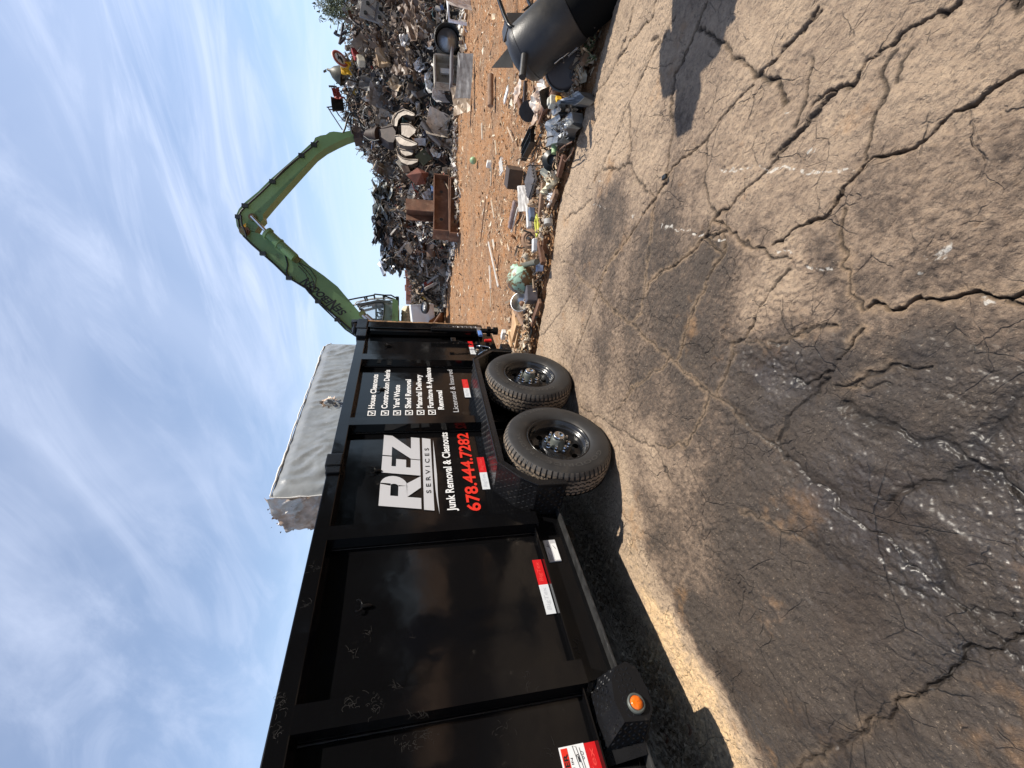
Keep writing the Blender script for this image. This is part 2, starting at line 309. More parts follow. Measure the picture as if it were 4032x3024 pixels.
# each crack: tile, half width (m), depth (m), traced points
CR = [
(A_, .010, .030, "660,0 600,80 540,150 500,220 460,300 415,405"),
(A_, .007, .018, "180,210 250,240 270,290 330,345 415,410 470,470 540,550 610,600 680,660 720,700 790,755 890,850 940,890 1000,940 1080,1010 1140,1070 1210,1110 1280,1160 1350,1240 1415,1290 1500,1360 1580,1420 1659,1530"),
(A_, .006, .016, "765,0 745,150 735,300 720,420 700,560 650,620"),
(A_, .012, .026, "1260,20 1100,60 1040,110 960,200 880,260 800,310 750,360 740,420"),
(A_, .008, .022, "1230,30 1230,150 1170,270 1120,370 1070,480 1040,560 990,660 960,760 935,860"),
(A_, .008, .022, "1659,280 1560,370 1500,470 1430,580 1400,680 1320,740 1290,860 1240,960 1210,1060 1205,1110"),
(A_, .005, .012, "890,855 830,910 760,960 700,1010 650,1040 600,1110 560,1180 500,1290"),
(A_, .006, .014, "300,340 250,400 180,520 110,620 60,690 0,705"),
(A_, .007, .018, "415,430 380,500 360,590 320,690 280,800 225,920"),
(A_, .005, .012, "300,1165 380,1210 440,1245 500,1285 560,1320 640,1360 740,1400 800,1440 850,1560 890,1659"),
(A_, .005, .012, "1140,1075 1110,1180 1060,1280 1030,1360 960,1420 870,1440 800,1400"),
(A_, .006, .012, "1659,1240 1620,1300 1600,1390 1590,1430"),
(A_, .010, .026, "1300,30 1370,80 1430,130 1520,170 1659,200"),
(A_, .004, .010, "1390,720 1480,760 1570,840 1659,900"),
(B_, .011, .045, "470,50 440,200 400,320 350,440 300,540 220,620 190,640"),
(B_, .012, .045, "610,0 600,110 520,190 430,300 385,370"),
(B_, .012, .045, "1659,50 1600,140 1550,220 1490,290 1430,350 1380,420 1270,480"),
(B_, .011, .045, "1260,550 1180,620 1110,690 1060,750 1010,830 950,900 900,950 850,1010 800,1030 740,1080 700,1150 650,1240 600,1320 540,1390 490,1490 430,1570 370,1659"),
(B_, .009, .035, "950,0 900,80 880,180 830,290 780,420 740,480 730,600 720,720 725,860 700,1010 690,1130"),
(B_, .009, .030, "900,170 980,220 1040,290 1100,340 1150,400 1220,410 1270,470 1340,530 1420,560 1480,640"),
(B_, .009, .030, "600,240 640,270 700,180 740,120"),
(B_, .010, .035, "640,270 600,340 540,450 480,600 440,690 400,780 350,900 310,1000 270,1080 210,1200"),
(B_, .007, .024, "440,700 455,900 440,1060 500,1160 550,1230 620,1290"),
(B_, .009, .028, "270,1095 390,1105 440,1060"),
(B_, .006, .016, "950,900 950,1050 935,1190 990,1340 1020,1400"),
(B_, .010, .030, "1020,1410 1100,1340 1180,1260 1270,1180 1350,1090 1440,980 1540,880 1659,740"),
(B_, .010, .028, "1010,1420 1100,1490 1160,1560 1260,1620 1340,1640"),
(B_, .006, .014, "610,1320 590,1450 600,1560 585,1659"),
(B_, .008, .028, "270,640 240,750 200,860 180,950"),
(B_, .008, .028, "200,1300 120,1380 60,1400 20,1450"),
(B_, .006, .018, "1060,1659 960,1560 1010,1420"),
(C_, .012, .045, "1190,0 1090,70 1000,90 930,150 850,220 780,280 700,370 600,440 540,510 450,560 400,590 280,640"),
(C_, .013, .050, "1659,450 1580,500 1480,580 1400,640 1300,710 1200,750 1100,840 1040,890 960,930 870,980 790,1005 740,1040 640,1060 580,1080 530,1140 460,1230 400,1320 340,1390 270,1440 180,1470 60,1560 0,1600"),
(C_, .009, .030, "400,600 310,700 240,780 170,850 100,920 0,1000"),
(C_, .010, .035, "300,60 220,150 200,200 110,290 60,350 0,420"),
(C_, .006, .016, "800,330 730,460 710,590 680,720 660,860 640,910 610,1030"),
(C_, .006, .016, "0,560 80,590 100,660"), (C_, .010, .03, "1550,0 1620,20 1659,30"),
(C_, .005, .014, "900,320 860,430 800,550"), (C_, .007, .02, "460,1380 450,1500 480,1659"),
(C_, .006, .016, "240,400 220,520 230,640 170,800"),
(D_, .012, .045, "620,350 740,345 850,340 930,310 1000,285 1100,300 1160,305 1250,290 1350,280 1450,280 1560,280 1659,250"),
(D_, .008, .028, "1560,300 1620,330 1659,340"),
(D_, .008, .020, "0,600 110,560 200,540 300,490 330,470 420,460"),
(D_, .010, .024, "600,490 540,550 480,620 430,680 370,760 300,830 210,840 140,790"),
(D_, .008, .020, "380,800 320,900 240,950 180,1000 130,1080 60,1160 40,1230"),
(D_, .009, .022, "430,860 480,850 560,810 620,780 700,740 770,700 860,730 1000,740 1060,750"),
(D_, .035, .035, "460,960 550,1050 680,1120 820,1150 900,1200 1000,1240 1120,1220 1180,1260 1280,1350"),
(D_, .008, .020, "40,1260 110,1350 200,1430 290,1510 380,1590 460,1659"),
(D_, .030, .035, "1659,1640 1560,1560 1450,1500 1350,1430 1280,1370 1210,1430 1130,1480 1060,1500 960,1490 860,1570 750,1650"),
(D_, .010, .016, "500,0 490,90 520,180 500,260 600,350"), (D_, .007, .016, "600,820 640,850 780,820"),
(D_, .022, .022, "1300,1250 1400,1230 1450,1130 1500,1000 1580,880 1659,860"),
(E_, .012, .032, "840,1560 880,1510 1010,1420 1100,1370 1190,1310 1260,1280 1340,1230 1440,1160 1530,1100 1640,1020 1740,950 1840,890 1950,830 2050,790 2130,740 2212,670"),
(E_, .005, .012, "560,10 700,70 820,140 930,200 1060,270 1180,330 1300,390 1420,440 1560,500 1680,540"),
(E_, .014, .026, "1130,0 1260,100 1390,200 1500,290 1600,370 1700,470 1800,560 1900,650 1980,730 2050,770"),
(E_, .030, .030, "1640,180 1680,280 1720,400 1740,500"), (E_, .008, .016, "2212,640 2100,630 1980,600 1900,580"),
(E_, .010, .02, "2070,800 2140,860 2212,930"),
]
SCR = [(B_, .008, "1060,1095 1200,1102 1330,1104 1500,1092 1659,1100"), (B_, .009, "670,1465 800,1500 935,1535"), (B_, .006, "985,1552 1060,1568"),
 (B_, .006, "210,1325 330,1355"), (B_, .006, "470,1405 540,1425"), (B_, .006, "250,1165 280,1170"), (B_, .006, "1380,1635 1500,1648"),
 (D_, .014, "235,90 310,110 400,130"), (D_, .012, "990,100 1060,50 1130,0"), (C_, .010, "0,1098 130,1095 300,1100 520,1090"), (C_, .008, "90,740 130,730"),
 (C_, .012, "1370,1310 1440,1260"), (C_, .016, "1060,1650 1170,1610"), (C_, .008, "230,968 270,972"), (D_, .01, "1380,310 1460,330"), (D_, .008, "0,1640 60,1659")]
# how dark / how wet the concrete is at points of the photograph
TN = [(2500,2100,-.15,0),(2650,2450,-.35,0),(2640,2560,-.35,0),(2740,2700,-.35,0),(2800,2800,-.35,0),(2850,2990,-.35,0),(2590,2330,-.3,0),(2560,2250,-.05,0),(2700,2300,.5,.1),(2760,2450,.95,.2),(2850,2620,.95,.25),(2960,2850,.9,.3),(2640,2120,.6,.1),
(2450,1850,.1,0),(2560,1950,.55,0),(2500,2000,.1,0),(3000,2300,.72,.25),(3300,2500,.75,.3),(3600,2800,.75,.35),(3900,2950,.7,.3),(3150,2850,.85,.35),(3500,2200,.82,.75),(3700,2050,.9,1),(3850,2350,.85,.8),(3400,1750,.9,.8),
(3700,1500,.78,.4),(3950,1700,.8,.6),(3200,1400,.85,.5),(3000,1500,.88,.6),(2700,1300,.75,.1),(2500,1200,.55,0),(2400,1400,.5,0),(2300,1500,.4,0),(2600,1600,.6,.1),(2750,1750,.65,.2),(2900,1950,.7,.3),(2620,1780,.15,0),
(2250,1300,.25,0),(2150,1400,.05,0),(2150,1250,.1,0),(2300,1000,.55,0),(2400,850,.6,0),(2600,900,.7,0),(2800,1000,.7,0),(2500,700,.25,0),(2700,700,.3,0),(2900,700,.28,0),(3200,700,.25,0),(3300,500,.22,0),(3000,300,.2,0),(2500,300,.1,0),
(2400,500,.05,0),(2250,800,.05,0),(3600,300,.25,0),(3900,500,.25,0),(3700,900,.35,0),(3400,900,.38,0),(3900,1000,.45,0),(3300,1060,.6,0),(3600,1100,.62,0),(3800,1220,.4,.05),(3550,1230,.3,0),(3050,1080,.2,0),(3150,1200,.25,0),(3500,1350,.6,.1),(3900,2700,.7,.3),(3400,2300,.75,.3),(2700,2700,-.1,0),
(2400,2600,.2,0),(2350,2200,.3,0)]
EX = np.array([-40, -8, -2.125, -1.573, -1.16, -.542, -.17, .114, .276, .54, .83, 2, 6, 40]); EY = np.array([4.3, 4.3, 4.243, 4.272, 4.247, 4.297, 4.16, 4.083, 4.01, 3.91, 3.86, 3.7, 3.5, 3.4])
def polar(rows):
    fine = np.arange(-30, 94, .16); coarse = np.arange(94, 330, 4.0)
    th = np.radians(np.concatenate([fine, coarse])); R, T = np.meshgrid(rows, th, indexing='ij')
    return -R * np.sin(T), R * np.cos(T)
rows = np.concatenate([[.02, .2, .4], np.geomspace(.5, 6.4, 860), np.geomspace(6.8, 40, 24)])
GX, GY = polar(rows)
wx = GX + (fbm(GX * 14, GY * 14, 3, 3) - .5) * .05; wy = GY + (fbm(GX * 14, GY * 14, 3, 9) - .5) * .05
wx2 = GX + (fbm(GX * 45, GY * 45, 2, 23) - .5) * .018; wy2 = GY + (fbm(GX * 45, GY * 45, 2, 29) - .5) * .018
wx += wx2 - GX; wy += wy2 - GY
def seg_field(tile, pts, wmul=1):
    P = [gp(tile[0] + float(a) / tile[2], tile[1] + float(b) / tile[2]) for a, b in (p.split(',') for p in pts.split())]
    xs = [p.x for p in P]; ys = [p.y for p in P]
    msk = (GX > min(xs) - .25) & (GX < max(xs) + .25) & (GY > min(ys) - .25) & (GY < max(ys) + .25)
    d = np.full(GX.shape, 9.0)
    if msk.any():
        qx = wx[msk]; qy = wy[msk]; dm = np.full(qx.shape, 9.0)
        for a, b in zip(P[:-1], P[1:]):
            ux, uy = b.x - a.x, b.y - a.y; L = ux * ux + uy * uy + 1e-9
            t = np.clip(((qx - a.x) * ux + (qy - a.y) * uy) / L, 0, 1)
            dm = np.minimum(dm, np.hypot(qx - a.x - t * ux, qy - a.y - t * uy))
        d[msk] = dm
    return d
crack = np.zeros(GX.shape); seep = np.zeros(GX.shape); dig = np.zeros(GX.shape); sand = np.zeros(GX.shape)
tone = np.zeros(GX.shape); wet = np.zeros(GX.shape); ws = np.zeros(GX.shape)
TX = GX + (fbm(GX * 2.5, GY * 2.5, 4, 63) - .5) * .5; TY = GY + (fbm(GX * 2.5, GY * 2.5, 4, 67) - .5) * .5
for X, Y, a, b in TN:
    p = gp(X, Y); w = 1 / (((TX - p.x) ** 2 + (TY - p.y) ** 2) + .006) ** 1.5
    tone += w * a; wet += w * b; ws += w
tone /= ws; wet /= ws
wmod = .30 + .62 * fbm(GX * 5, GY * 5, 3, 41)
for tile, w, dep, pts in CR:
    d = seg_field(tile, pts); w2 = (w * .46 if .0095 <= w < .02 else w * .9) * wmod
    f = np.exp(-(d / (w2 + .0015)) ** 4) if w < .02 else np.exp(-(d / w2) ** 2)
    dig = np.maximum(dig, dep * wmod * f); crack = np.maximum(crack, np.exp(-(d / (w2 * .8 + .0036)) ** 2) * min(1, dep / .011)); seep = np.maximum(seep, np.exp(-(d / .05) ** 1.3))
    sand = np.maximum(sand, np.exp(-(d / (min(w, .012) * .9 + .0065)) ** 2))
    dig = np.maximum(dig, (.004 if w < .02 else .010) * np.exp(-(d / (.02 + w)) ** 2))   # slab edges wear down towards the joint
scr = np.zeros(GX.shape)
for tile, w, pts in SCR: scr = np.maximum(scr, np.exp(-(seg_field(tile, pts) / (w * .62)) ** 2))
scr *= ss(fbm(GX * 60, GY * 60, 2, 77), .25, .5)
h = (fbm(GX * 1.1, GY * 1.1, 2, 1) - .5) * .03 + (fbm(GX * 5, GY * 5, 3, 5) - .5) * .009 + (fbm(GX * 26, GY * 26, 4, 8) - .5) * (.009 - .002 * wet)
peb = fbm(GX * 70, GY * 70, 2, 12); rgh = ss(fbm(GX * 2.2, GY * 2.2, 3, 31), .45, .6)
h += (peb - .5) * (.0075 + .007 * rgh - .002 * wet)
# scoured channels run along the trailer in the dark, wet part
ca, sa = math.cos(rad(10)), math.sin(rad(10)); al = (GX * ca + GY * sa)
h += (fbm(al * 9, (GY * ca - GX * sa) * 1.6, 4, 55) - .5) * .036 * ss(tone, .55, .8) * ss(4.2 - GY - .6 * GX, 1.8, 3.0)
sand *= (1 - ss(wet, .2, .5)) * (.12 + .88 * ss(tone, .28, .5)); wet = np.maximum(wet, ss(tone, .62, .85) * .30); seep *= ss(wet, .1, .5)
GZ = h - dig - .005
edge = np.interp(GX, EX, EY) + (fbm(GX * 6, GY * 2, 3, 61) - .5) * .12
GZ = GZ - .06 * ss(GY, edge - .25, edge) ** 2 - .3 * ss(GY, edge, edge + .05)
# level ground under the tyres
for ty in (2.205, 3.10):
    for tx in (-1.95, -4.45):
        k = np.exp(-(np.maximum(np.abs(GX - tx) - .12, 0) ** 2 + np.maximum(np.abs(GY - ty) - .1, 0) ** 2) / .01); GZ = GZ * (1 - k) - k * .034
m = bpy.data.materials.new('cracked_concrete'); m.use_nodes = True; t = m.node_tree; b = t.nodes['Principled BSDF']
def attr(n): return nd(t, 'ShaderNodeAttribute', attribute_name=n).outputs['Fac']
tcn = nd(t, 'ShaderNodeTexCoord').outputs['Object']
def nz(sc, det=6, rg=.6, vec=None, dist=0):
    n = nd(t, 'ShaderNodeTexNoise'); n.inputs['Scale'].default_value = sc; n.inputs['Detail'].default_value = det
    n.inputs['Roughness'].default_value = rg; n.inputs['Distortion'].default_value = dist; t.links.new(vec or tcn, n.inputs['Vector']); return n.outputs[0]
def mr(x, a, b_, c=0, d=1):
    n = nd(t, 'ShaderNodeMapRange', interpolation_type='SMOOTHSTEP'); 
    for i, v in enumerate((a, b_, c, d)): n.inputs[i + 1].default_value = v
    t.links.new(x, n.inputs[0]); return n.outputs[0]
def mx(f, a, c):
    n = nd(t, 'ShaderNodeMix', data_type='RGBA')
    for i, x in ((0, f), (6, a), (7, c)):
        if isinstance(x, tuple): n.inputs[i].default_value = x + (1,)
        elif isinstance(x, (int, float)): n.inputs[i].default_value = x
        else: t.links.new(x, n.inputs[i])
    return n.outputs[2]
def mm(op, a, b_=None, clamp=False): return mth(t, op, a, b_, None, clamp)
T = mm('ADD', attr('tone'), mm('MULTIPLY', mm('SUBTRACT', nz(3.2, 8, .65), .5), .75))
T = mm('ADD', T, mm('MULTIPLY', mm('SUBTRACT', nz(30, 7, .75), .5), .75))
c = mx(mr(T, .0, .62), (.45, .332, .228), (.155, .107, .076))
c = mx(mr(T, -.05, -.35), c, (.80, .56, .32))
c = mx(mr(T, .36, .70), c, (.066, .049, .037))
# grit: light and dark aggregate
vo = nd(t, 'ShaderNodeTexVoronoi'); vo.inputs['Scale'].default_value = 55; t.links.new(tcn, vo.inputs['Vector'])
c = mx(mm('MULTIPLY', mr(vo.outputs['Distance'], .42, .15), mm('MULTIPLY', mr(nz(4, 4), .42, .58), .6)), c, (.12, .092, .07))
c = mx(mm('MULTIPLY', mr(nz(140, 3, .6), .60, .72), .55), c, (.40, .31, .22))
c = mx(mm('MULTIPLY', mr(nz(95, 3, .6), .60, .70), .5), c, (.07, .052, .04))
c = mx(mm('MULTIPLY', mr(nz(2.1, 5, .7), .57, .70), .55), c, (.36, .20, .09))
c = mx(mm('MULTIPLY', attr('sand'), mr(nz(7, 6, .7), .33, .50, 0, .8)), c, (.42, .29, .18))
wv = nd(t, 'ShaderNodeVectorMath', operation='ADD'); nn = nd(t, 'ShaderNodeTexNoise'); nn.inputs['Scale'].default_value = 3; nn.inputs['Detail'].default_value = 5; t.links.new(tcn, nn.inputs['Vector'])
sc_ = nd(t, 'ShaderNodeVectorMath', operation='SCALE'); t.links.new(nn.outputs['Color'], sc_.inputs[0]); sc_.inputs['Scale'].default_value = .16; t.links.new(tcn, wv.inputs[0]); t.links.new(sc_.outputs[0], wv.inputs[1])
def fine_joints(scale, lo, hi, th):
    v = nd(t, 'ShaderNodeTexVoronoi', feature='DISTANCE_TO_EDGE'); v.inputs['Scale'].default_value = scale; t.links.new(wv.outputs[0], v.inputs['Vector'])
    return mm('MULTIPLY', mr(v.outputs['Distance'], th, .0), mr(nz(1.7 * scale ** .5, 4, .6), lo, hi))
fj = mm('MAXIMUM', fine_joints(3.2, .46, .58, .012), mm('MULTIPLY', fine_joints(10, .50, .60, .030), .8))
c = mx(mm('MULTIPLY', fj, .28), c, (.05, .034, .024))
c = mx(mm('MULTIPLY', attr('crack'), .9), c, (.014, .010, .008))
c = mx(mm('MULTIPLY', attr('seep'), mr(nz(9, 5, .6), .3, .6, .15, .75)), c, (.018, .012, .009))
c = mx(mm('MULTIPLY', mm('MULTIPLY', mr(attr('tone'), .55, .9), mr(nz(2.6, 5, .6), .48, .60)), .8), c, (.032, .019, .012))
c = mx(mm('MULTIPLY', mm('MULTIPLY', mr(attr('scr'), .25, .8), mr(nz(60, 3, .6), .38, .55)), .75), c, (.66, .62, .55))
wetf = mm('MULTIPLY', mr(mm('ADD', attr('wet'), mm('MULTIPLY', mm('SUBTRACT', nz(2.2, 5, .6), .5), .5)), .05, .75), mr(nz(4.5, 6, .65), .38, .58, .25, 1), clamp=True)
c = mx(mm('MULTIPLY', wetf, .22), c, (.022, .017, .014))
t.links.new(c, b.inputs['Base Color'])
t.links.new(mm('SUBTRACT', .82, mm('MULTIPLY', wetf, .42)), b.inputs['Roughness'])
b.inputs['Specular IOR Level'].default_value = .5
t.links.new(mm('MULTIPLY', wetf, .9), b.inputs['Coat Weight']); b.inputs['Coat Roughness'].default_value = .38
bp = nd(t, 'ShaderNodeBump'); bp.inputs['Strength'].default_value = 1; bp.inputs['Distance'].default_value = .022
hh = mm('ADD', mm('MULTIPLY', nz(75, 6, .65), .55), nz(22, 6, .6)); hh = mm('ADD', hh, mm('MULTIPLY', nz(230, 3, .6), .22))
v2 = nd(t, 'ShaderNodeTexVoronoi', feature='SMOOTH_F1'); v2.inputs['Scale'].default_value = 34; t.links.new(tcn, v2.inputs['Vector'])
hh = mm('SUBTRACT', hh, mm('MULTIPLY', fj, .45))
hh = mm('SUBTRACT', hh, mm('MULTIPLY', v2.outputs['Distance'], mr(nz(3, 4, .6), .4, .6, .1, .7)))
t.links.new(hh, bp.inputs['Height']); t.links.new(bp.outputs[0], b.inputs['Normal'])
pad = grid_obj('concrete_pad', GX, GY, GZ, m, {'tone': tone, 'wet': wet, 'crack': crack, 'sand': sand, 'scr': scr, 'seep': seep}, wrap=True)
tag(pad, kind='structure')
del wx, wy, wx2, wy2, ws, sand, dig
# ------------------------------------------------------------------ ground: orange dirt beyond the pad
rows = np.concatenate([np.geomspace(3.2, 22, 300), np.geomspace(23, 900, 30)])
DX, DY = polar(rows)
DZ = (fbm(DX * .35, DY * .35, 3, 2) - .5) * .10 + (fbm(DX * 3, DY * 3, 4, 4) - .5) * .06 + (fbm(DX * 12, DY * 12, 3, 6) - .5) * .035 - .035
ed = np.interp(DX, EX, EY); DZ -= .5 * ss(DY, ed + .02, ed - .12)
DZ *= 1 - .9 * ss(np.hypot(DX, DY), 25, 60)
m = bpy.data.materials.new('orange_dirt'); m.use_nodes = True; t = m.node_tree; b = t.nodes['Principled BSDF']; b.inputs['Roughness'].default_value = .95
tcn = nd(t, 'ShaderNodeTexCoord').outputs['Object']
c = mx(mr(nz(1.1, 6, .6), .38, .62), (.38, .175, .066), (.27, .142, .070))
c = mx(mr(nz(9, 6, .7), .45, .7, 0, .7), c, (.44, .29, .17))
c = mx(mr(nz(45, 4, .7), .55, .68, 0, .75), c, (.62, .48, .33))
c = mx(mr(nz(28, 4, .7), .57, .68, 0, .7), c, (.10, .055, .03))
c = mx(mr(nz(90, 3, .6), .62, .70, 0, .85), c, (.66, .55, .42))
t.links.new(c, b.inputs['Base Color'])
bp = nd(t, 'ShaderNodeBump'); bp.inputs['Strength'].default_value = 1; bp.inputs['Distance'].default_value = .045
t.links.new(mm('ADD', nz(14, 7, .7), mm('MULTIPLY', nz(60, 4, .7), .5)), bp.inputs['Height']); t.links.new(bp.outputs[0], b.inputs['Normal'])
dirt = grid_obj('dirt_ground', DX, DY, DZ, m, wrap=True); tag(dirt, kind='structure')
# ------------------------------------------------------------------ lettering
_tc = {}
def glyphs(s, off=0.0, space=1.0):
    """outline text as 2D polygons: (verts, faces, xmin, xmax, ymin, ymax)"""
    k = (s, off, space)
    if k in _tc: return _tc[k]
    cu = bpy.data.curves.new('t', 'FONT'); cu.body = s; cu.offset = off; cu.space_character = space; cu.resolution_u = 3
    o = bpy.data.objects.new('t', cu); S.collection.objects.link(o)
    dg = bpy.context.evaluated_depsgraph_get(); me = bpy.data.meshes.new_from_object(o.evaluated_get(dg))
    vs = [(v.co.x, v.co.y) for v in me.vertices]; fs = [tuple(p.vertices) for p in me.polygons]
    bpy.data.objects.remove(o); bpy.data.curves.remove(cu); bpy.data.meshes.remove(me)
    xs = [v[0] for v in vs]; ys = [v[1] for v in vs]
    _tc[k] = (vs, fs, min(xs), max(xs), min(ys), max(ys)); return _tc[k]
def side_text(mb, s, y0, y1, z0, z1, x=-2.147, off=0.0, space=1.0, shear=0.0, col=None, zr=None):
    """text on the trailer's side: y0..y1 wide, z0..z1 from lowest to highest ink"""
    vs, fs, a, b_, c_, d_ = glyphs(s, off, space)
    if zr: c_, d_ = zr
    P = []
    for u, v in vs:
        h = (v - c_) / (d_ - c_); P.append((x, y0 + (u - a) / (b_ - a) * (y1 - y0) + shear * h * (z1 - z0), z0 + h * (z1 - z0)))
    mb.add(P, fs, col); return mb
# ------------------------------------------------------------------ dump trailer
XS = -2.15; XO = -2.075                              # side sheet, outer face of posts and rail
tr = thing('dump_trailer', 'long black high-sided dump trailer with white company lettering and two wheels in view', 'trailer', (-3.2, 2.4, 0))
def lumpy_sheet(name, y0, y1, z0, z1, x, th):
    mb = MB(); n = 12; k = 8
    V = [(x, y0 + (y1 - y0) * i / n, z0 + (z1 - z0) * j / k) for i in range(n + 1) for j in range(k + 1)]
    V = [(a + .0035 * math.sin(math.pi * (b - y0) / (y1 - y0)) * math.sin(2.2 * b + 5 * c), b, c) for a, b, c in V]
    mb.add(V, [(i * (k + 1) + j, (i + 1) * (k + 1) + j, (i + 1) * (k + 1) + j + 1, i * (k + 1) + j + 1) for i in range(n) for j in range(k)], None, True)
    mb.box((x - .012, y0, z0), (x - .008, y1, z1)); return mb.build(name, MT['paint'], tr)
PY = [(-1.00, -.885), (-.115, 0.0), (.764, .888), (1.65, 1.77), (2.685, 2.80), (3.70, 3.83)]
sp_ = [(-.885, -.115), (0.0, .764), (.888, 1.65), (1.77, 2.685), (2.80, 3.70), (3.83, 4.42)]
for a, b_ in sp_: lumpy_sheet('side_panel', a - .02, b_ + .02, .627, 1.86, XS, .003)
for a, b_ in PY:
    mb = MB(); mb.prism([(XS - .002, a, .600), (XO, a + .012, .600), (XO, b_ - .012, .600), (XS - .002, b_, .600)], (0, 0, 1.225))
    p = mb.build('post', MT['paint'], tr)
    for y in (a - .003, b_ + .003):
        wm = MB(); zs = np.arange(.622, 1.815, .02); wm.tube([(XS + .003, y, z) for z in zs], [random.choice((.004, .0045, .005, .0055, .008 if random.random() < .06 else .005)) for z in zs], 5)
        wm.build('weld_bead', MT['frame'], p)
mb = MB(); mb.obox(((XO - 2.17) / 2, 1.72, 1.862), (1, 0, 0), (0, 1, 0), (0, 0, 1), .0475, 2.72, .0425, bev=.006); mb.build('top_rail', MT['paint'], tr)
mb = MB(); mb.obox((-4.20, 1.72, 1.862), (1, 0, 0), (0, 1, 0), (0, 0, 1), .0475, 2.72, .0425, bev=.006); mb.build('top_rail', MT['paint'], tr)
MB().box((-4.18, -1.0, .66), (-4.15, 4.42, 1.82)).build('side_panel', MT['paint'], tr)
MB().box((-4.15, -1.0, .63), (XS - .016, 4.42, .66)).build('floor', MT['dark'], tr)
MB().box((-4.15, -1.03, .5), (XS, -1.0, 1.82)).build('front_wall', MT['paint'], tr)
# sleeve brackets round the rail
mb = MB(); mb.obox((-2.105, 2.295, 1.870), (1, 0, 0), (0, 1, 0), (0, 0, 1), .055, .058, .052, bev=.008)
mb.obox((-2.105, 2.205, 1.866), (1, 0, 0), (0, 1, 0), (0, 0, 1), .048, .03, .044, bev=.004); mb.build('rail_bracket', MT['frame'], tr)
mb = MB(); mb.obox((-2.10, 4.235, 1.868), (1, 0, 0), (0, 1, 0), (0, 0, 1), .055, .085, .05, bev=.006); mb.build('rail_bracket', MT['frame'], tr)
# rear corner: post, end block, roller gear
mb = MB(); mb.obox((-2.125, 4.50, 1.19), (1, 0, 0), (0, 1, 0), (0, 0, 1), .05, .07, .635, bev=.006)
mb.obox((-2.11, 4.385, 1.22), (1, 0, 0), (0, 1, 0), (0, 0, 1), .025, .02, .58, bev=.004); mb.build('corner_post', MT['paint'], tr)
mb = MB(); mb.obox((-2.105, 4.46, 1.88), (1, 0, 0), (0, 1, 0), (0, 0, 1), .06, .12, .052, bev=.006)
for k in range(3): mb.cyl((-2.06, 4.40 + k * .06, 1.945), (-2.14, 4.40 + k * .06, 1.965 + .01 * k), .022, n=10)
mb.box((-2.14, 4.50, 1.93), (-2.06, 4.58, 2.0)); mb.cyl((-2.05, 4.52, 1.97), (-2.10, 4.52, 1.97), .03); mb.build('corner_block', MT['frame'], tr)
mb = MB(); mb.box((-4.2, 4.575, .60), (-2.085, 4.60, 1.88)); tg = mb.build('tailgate', MT['frame'], tr)
mb = MB(); z = .60
while z < 1.83:
    l = random.uniform(.04, .12); mb.box((-2.082 + random.uniform(-.002, .003), 4.570, z), (-2.072 + random.uniform(-.002, .002), 4.596 + random.uniform(-.004, .003), min(1.84, z + l * .96))); z += l
mb.build('worn_edge', MT['rustwood'], tg)
# hinge bar, brackets, chain, lever, ramp handle, marker
mb = MB(); mb.tube([(-2.05, 4.36, z) for z in (.44, .7, .95, 1.15)], .028, 14); mb.cyl((-2.05, 4.365, .40), (-2.05, 4.365, .45), .045, n=14)
mb.obox((-2.06, 4.37, .50), (1, 0, 0), (0, 1, 0), (0, 0, 1), .05, .035, .02, bev=.004); mb.build('latch_bar', MT['frame'], tr)
for y in (4.44, 4.12):
    mb = MB(); mb.obox((-2.055, y, .925), (1, 0, 0), (0, 1, 0), (0, 0, 1), .010, .045, .028, bev=.006); mb.cyl((-2.044, y, .935), (-2.040, y, .935), .012); mb.build('chain_plate', MT['frame'], tr)
def chain(p0, p1, n, r, sag, name, par, m):
    mb = MB(); p0 = Vector(p0); p1 = Vector(p1)
    for i in range(n):
        t = (i + .5) / n; p = p0.lerp(p1, t) - Vector((0, 0, sag * 4 * t * (1 - t))); d = (p1 - p0).normalized()
        a = d.orthogonal().normalized(); b_ = d.cross(a); w = a if i % 2 else b_
        L = (p1 - p0).length / n * .72
        mb.tube([p + d * (L * math.cos(q)) + w * (L * .6 * math.sin(q)) for q in [2 * math.pi * k / 8 for k in range(9)]], r, 5)
    return mb.build(name, m, par)
chain((-2.05, 4.44, .90), (-2.04, 4.42, .62), 11, .004, -.0, 'chain', tr, MT['steel'])
chain((-2.06, 4.12, .90), (-2.10, 4.10, .72), 9, .004, -.0, 'chain', tr, MT['frame'])
mb = MB(); mb.obox((-2.04, 4.34, .625), (1, 0, 0), (0, 1, 0), (0, 0, 1), .02, .06, .02, bev=.006); mb.cyl((-2.03, 4.37, .66), (-2.03, 4.37, .59), .015); lv = mb.build('lever', MT['steel'], tr)
mb = MB(); mb.obox((-2.015, 4.215, .625), (0, 1, 0), (1, 0, .15), (0, -.15, 1), .055, .014, .022, bev=.008); mb.build('grip', MT['blue'], lv)
mb = MB(); mb.obox((-2.06, 4.14, .545), (1, 0, 0), (0, 1, 0), (0, 0, 1), .012, .022, .040, bev=.006); mb.build('tail_light', MT['tapered'], tr)
mb = MB(); mb.tube([(-2.11, 3.99, .68), (-2.05, 3.985, .685), (-2.04, 3.97, .64), (-2.04, 3.945, .57), (-2.045, 3.93, .555), (-2.05, 3.90, .565), (-2.06, 3.90, .62), (-2.11, 3.90, .68)], .006, 7)
mb.cyl((-2.12, 3.92, .69), (-2.06, 3.92, .69), .016); mb.build('wire_handle', MT['chrome'], tr)
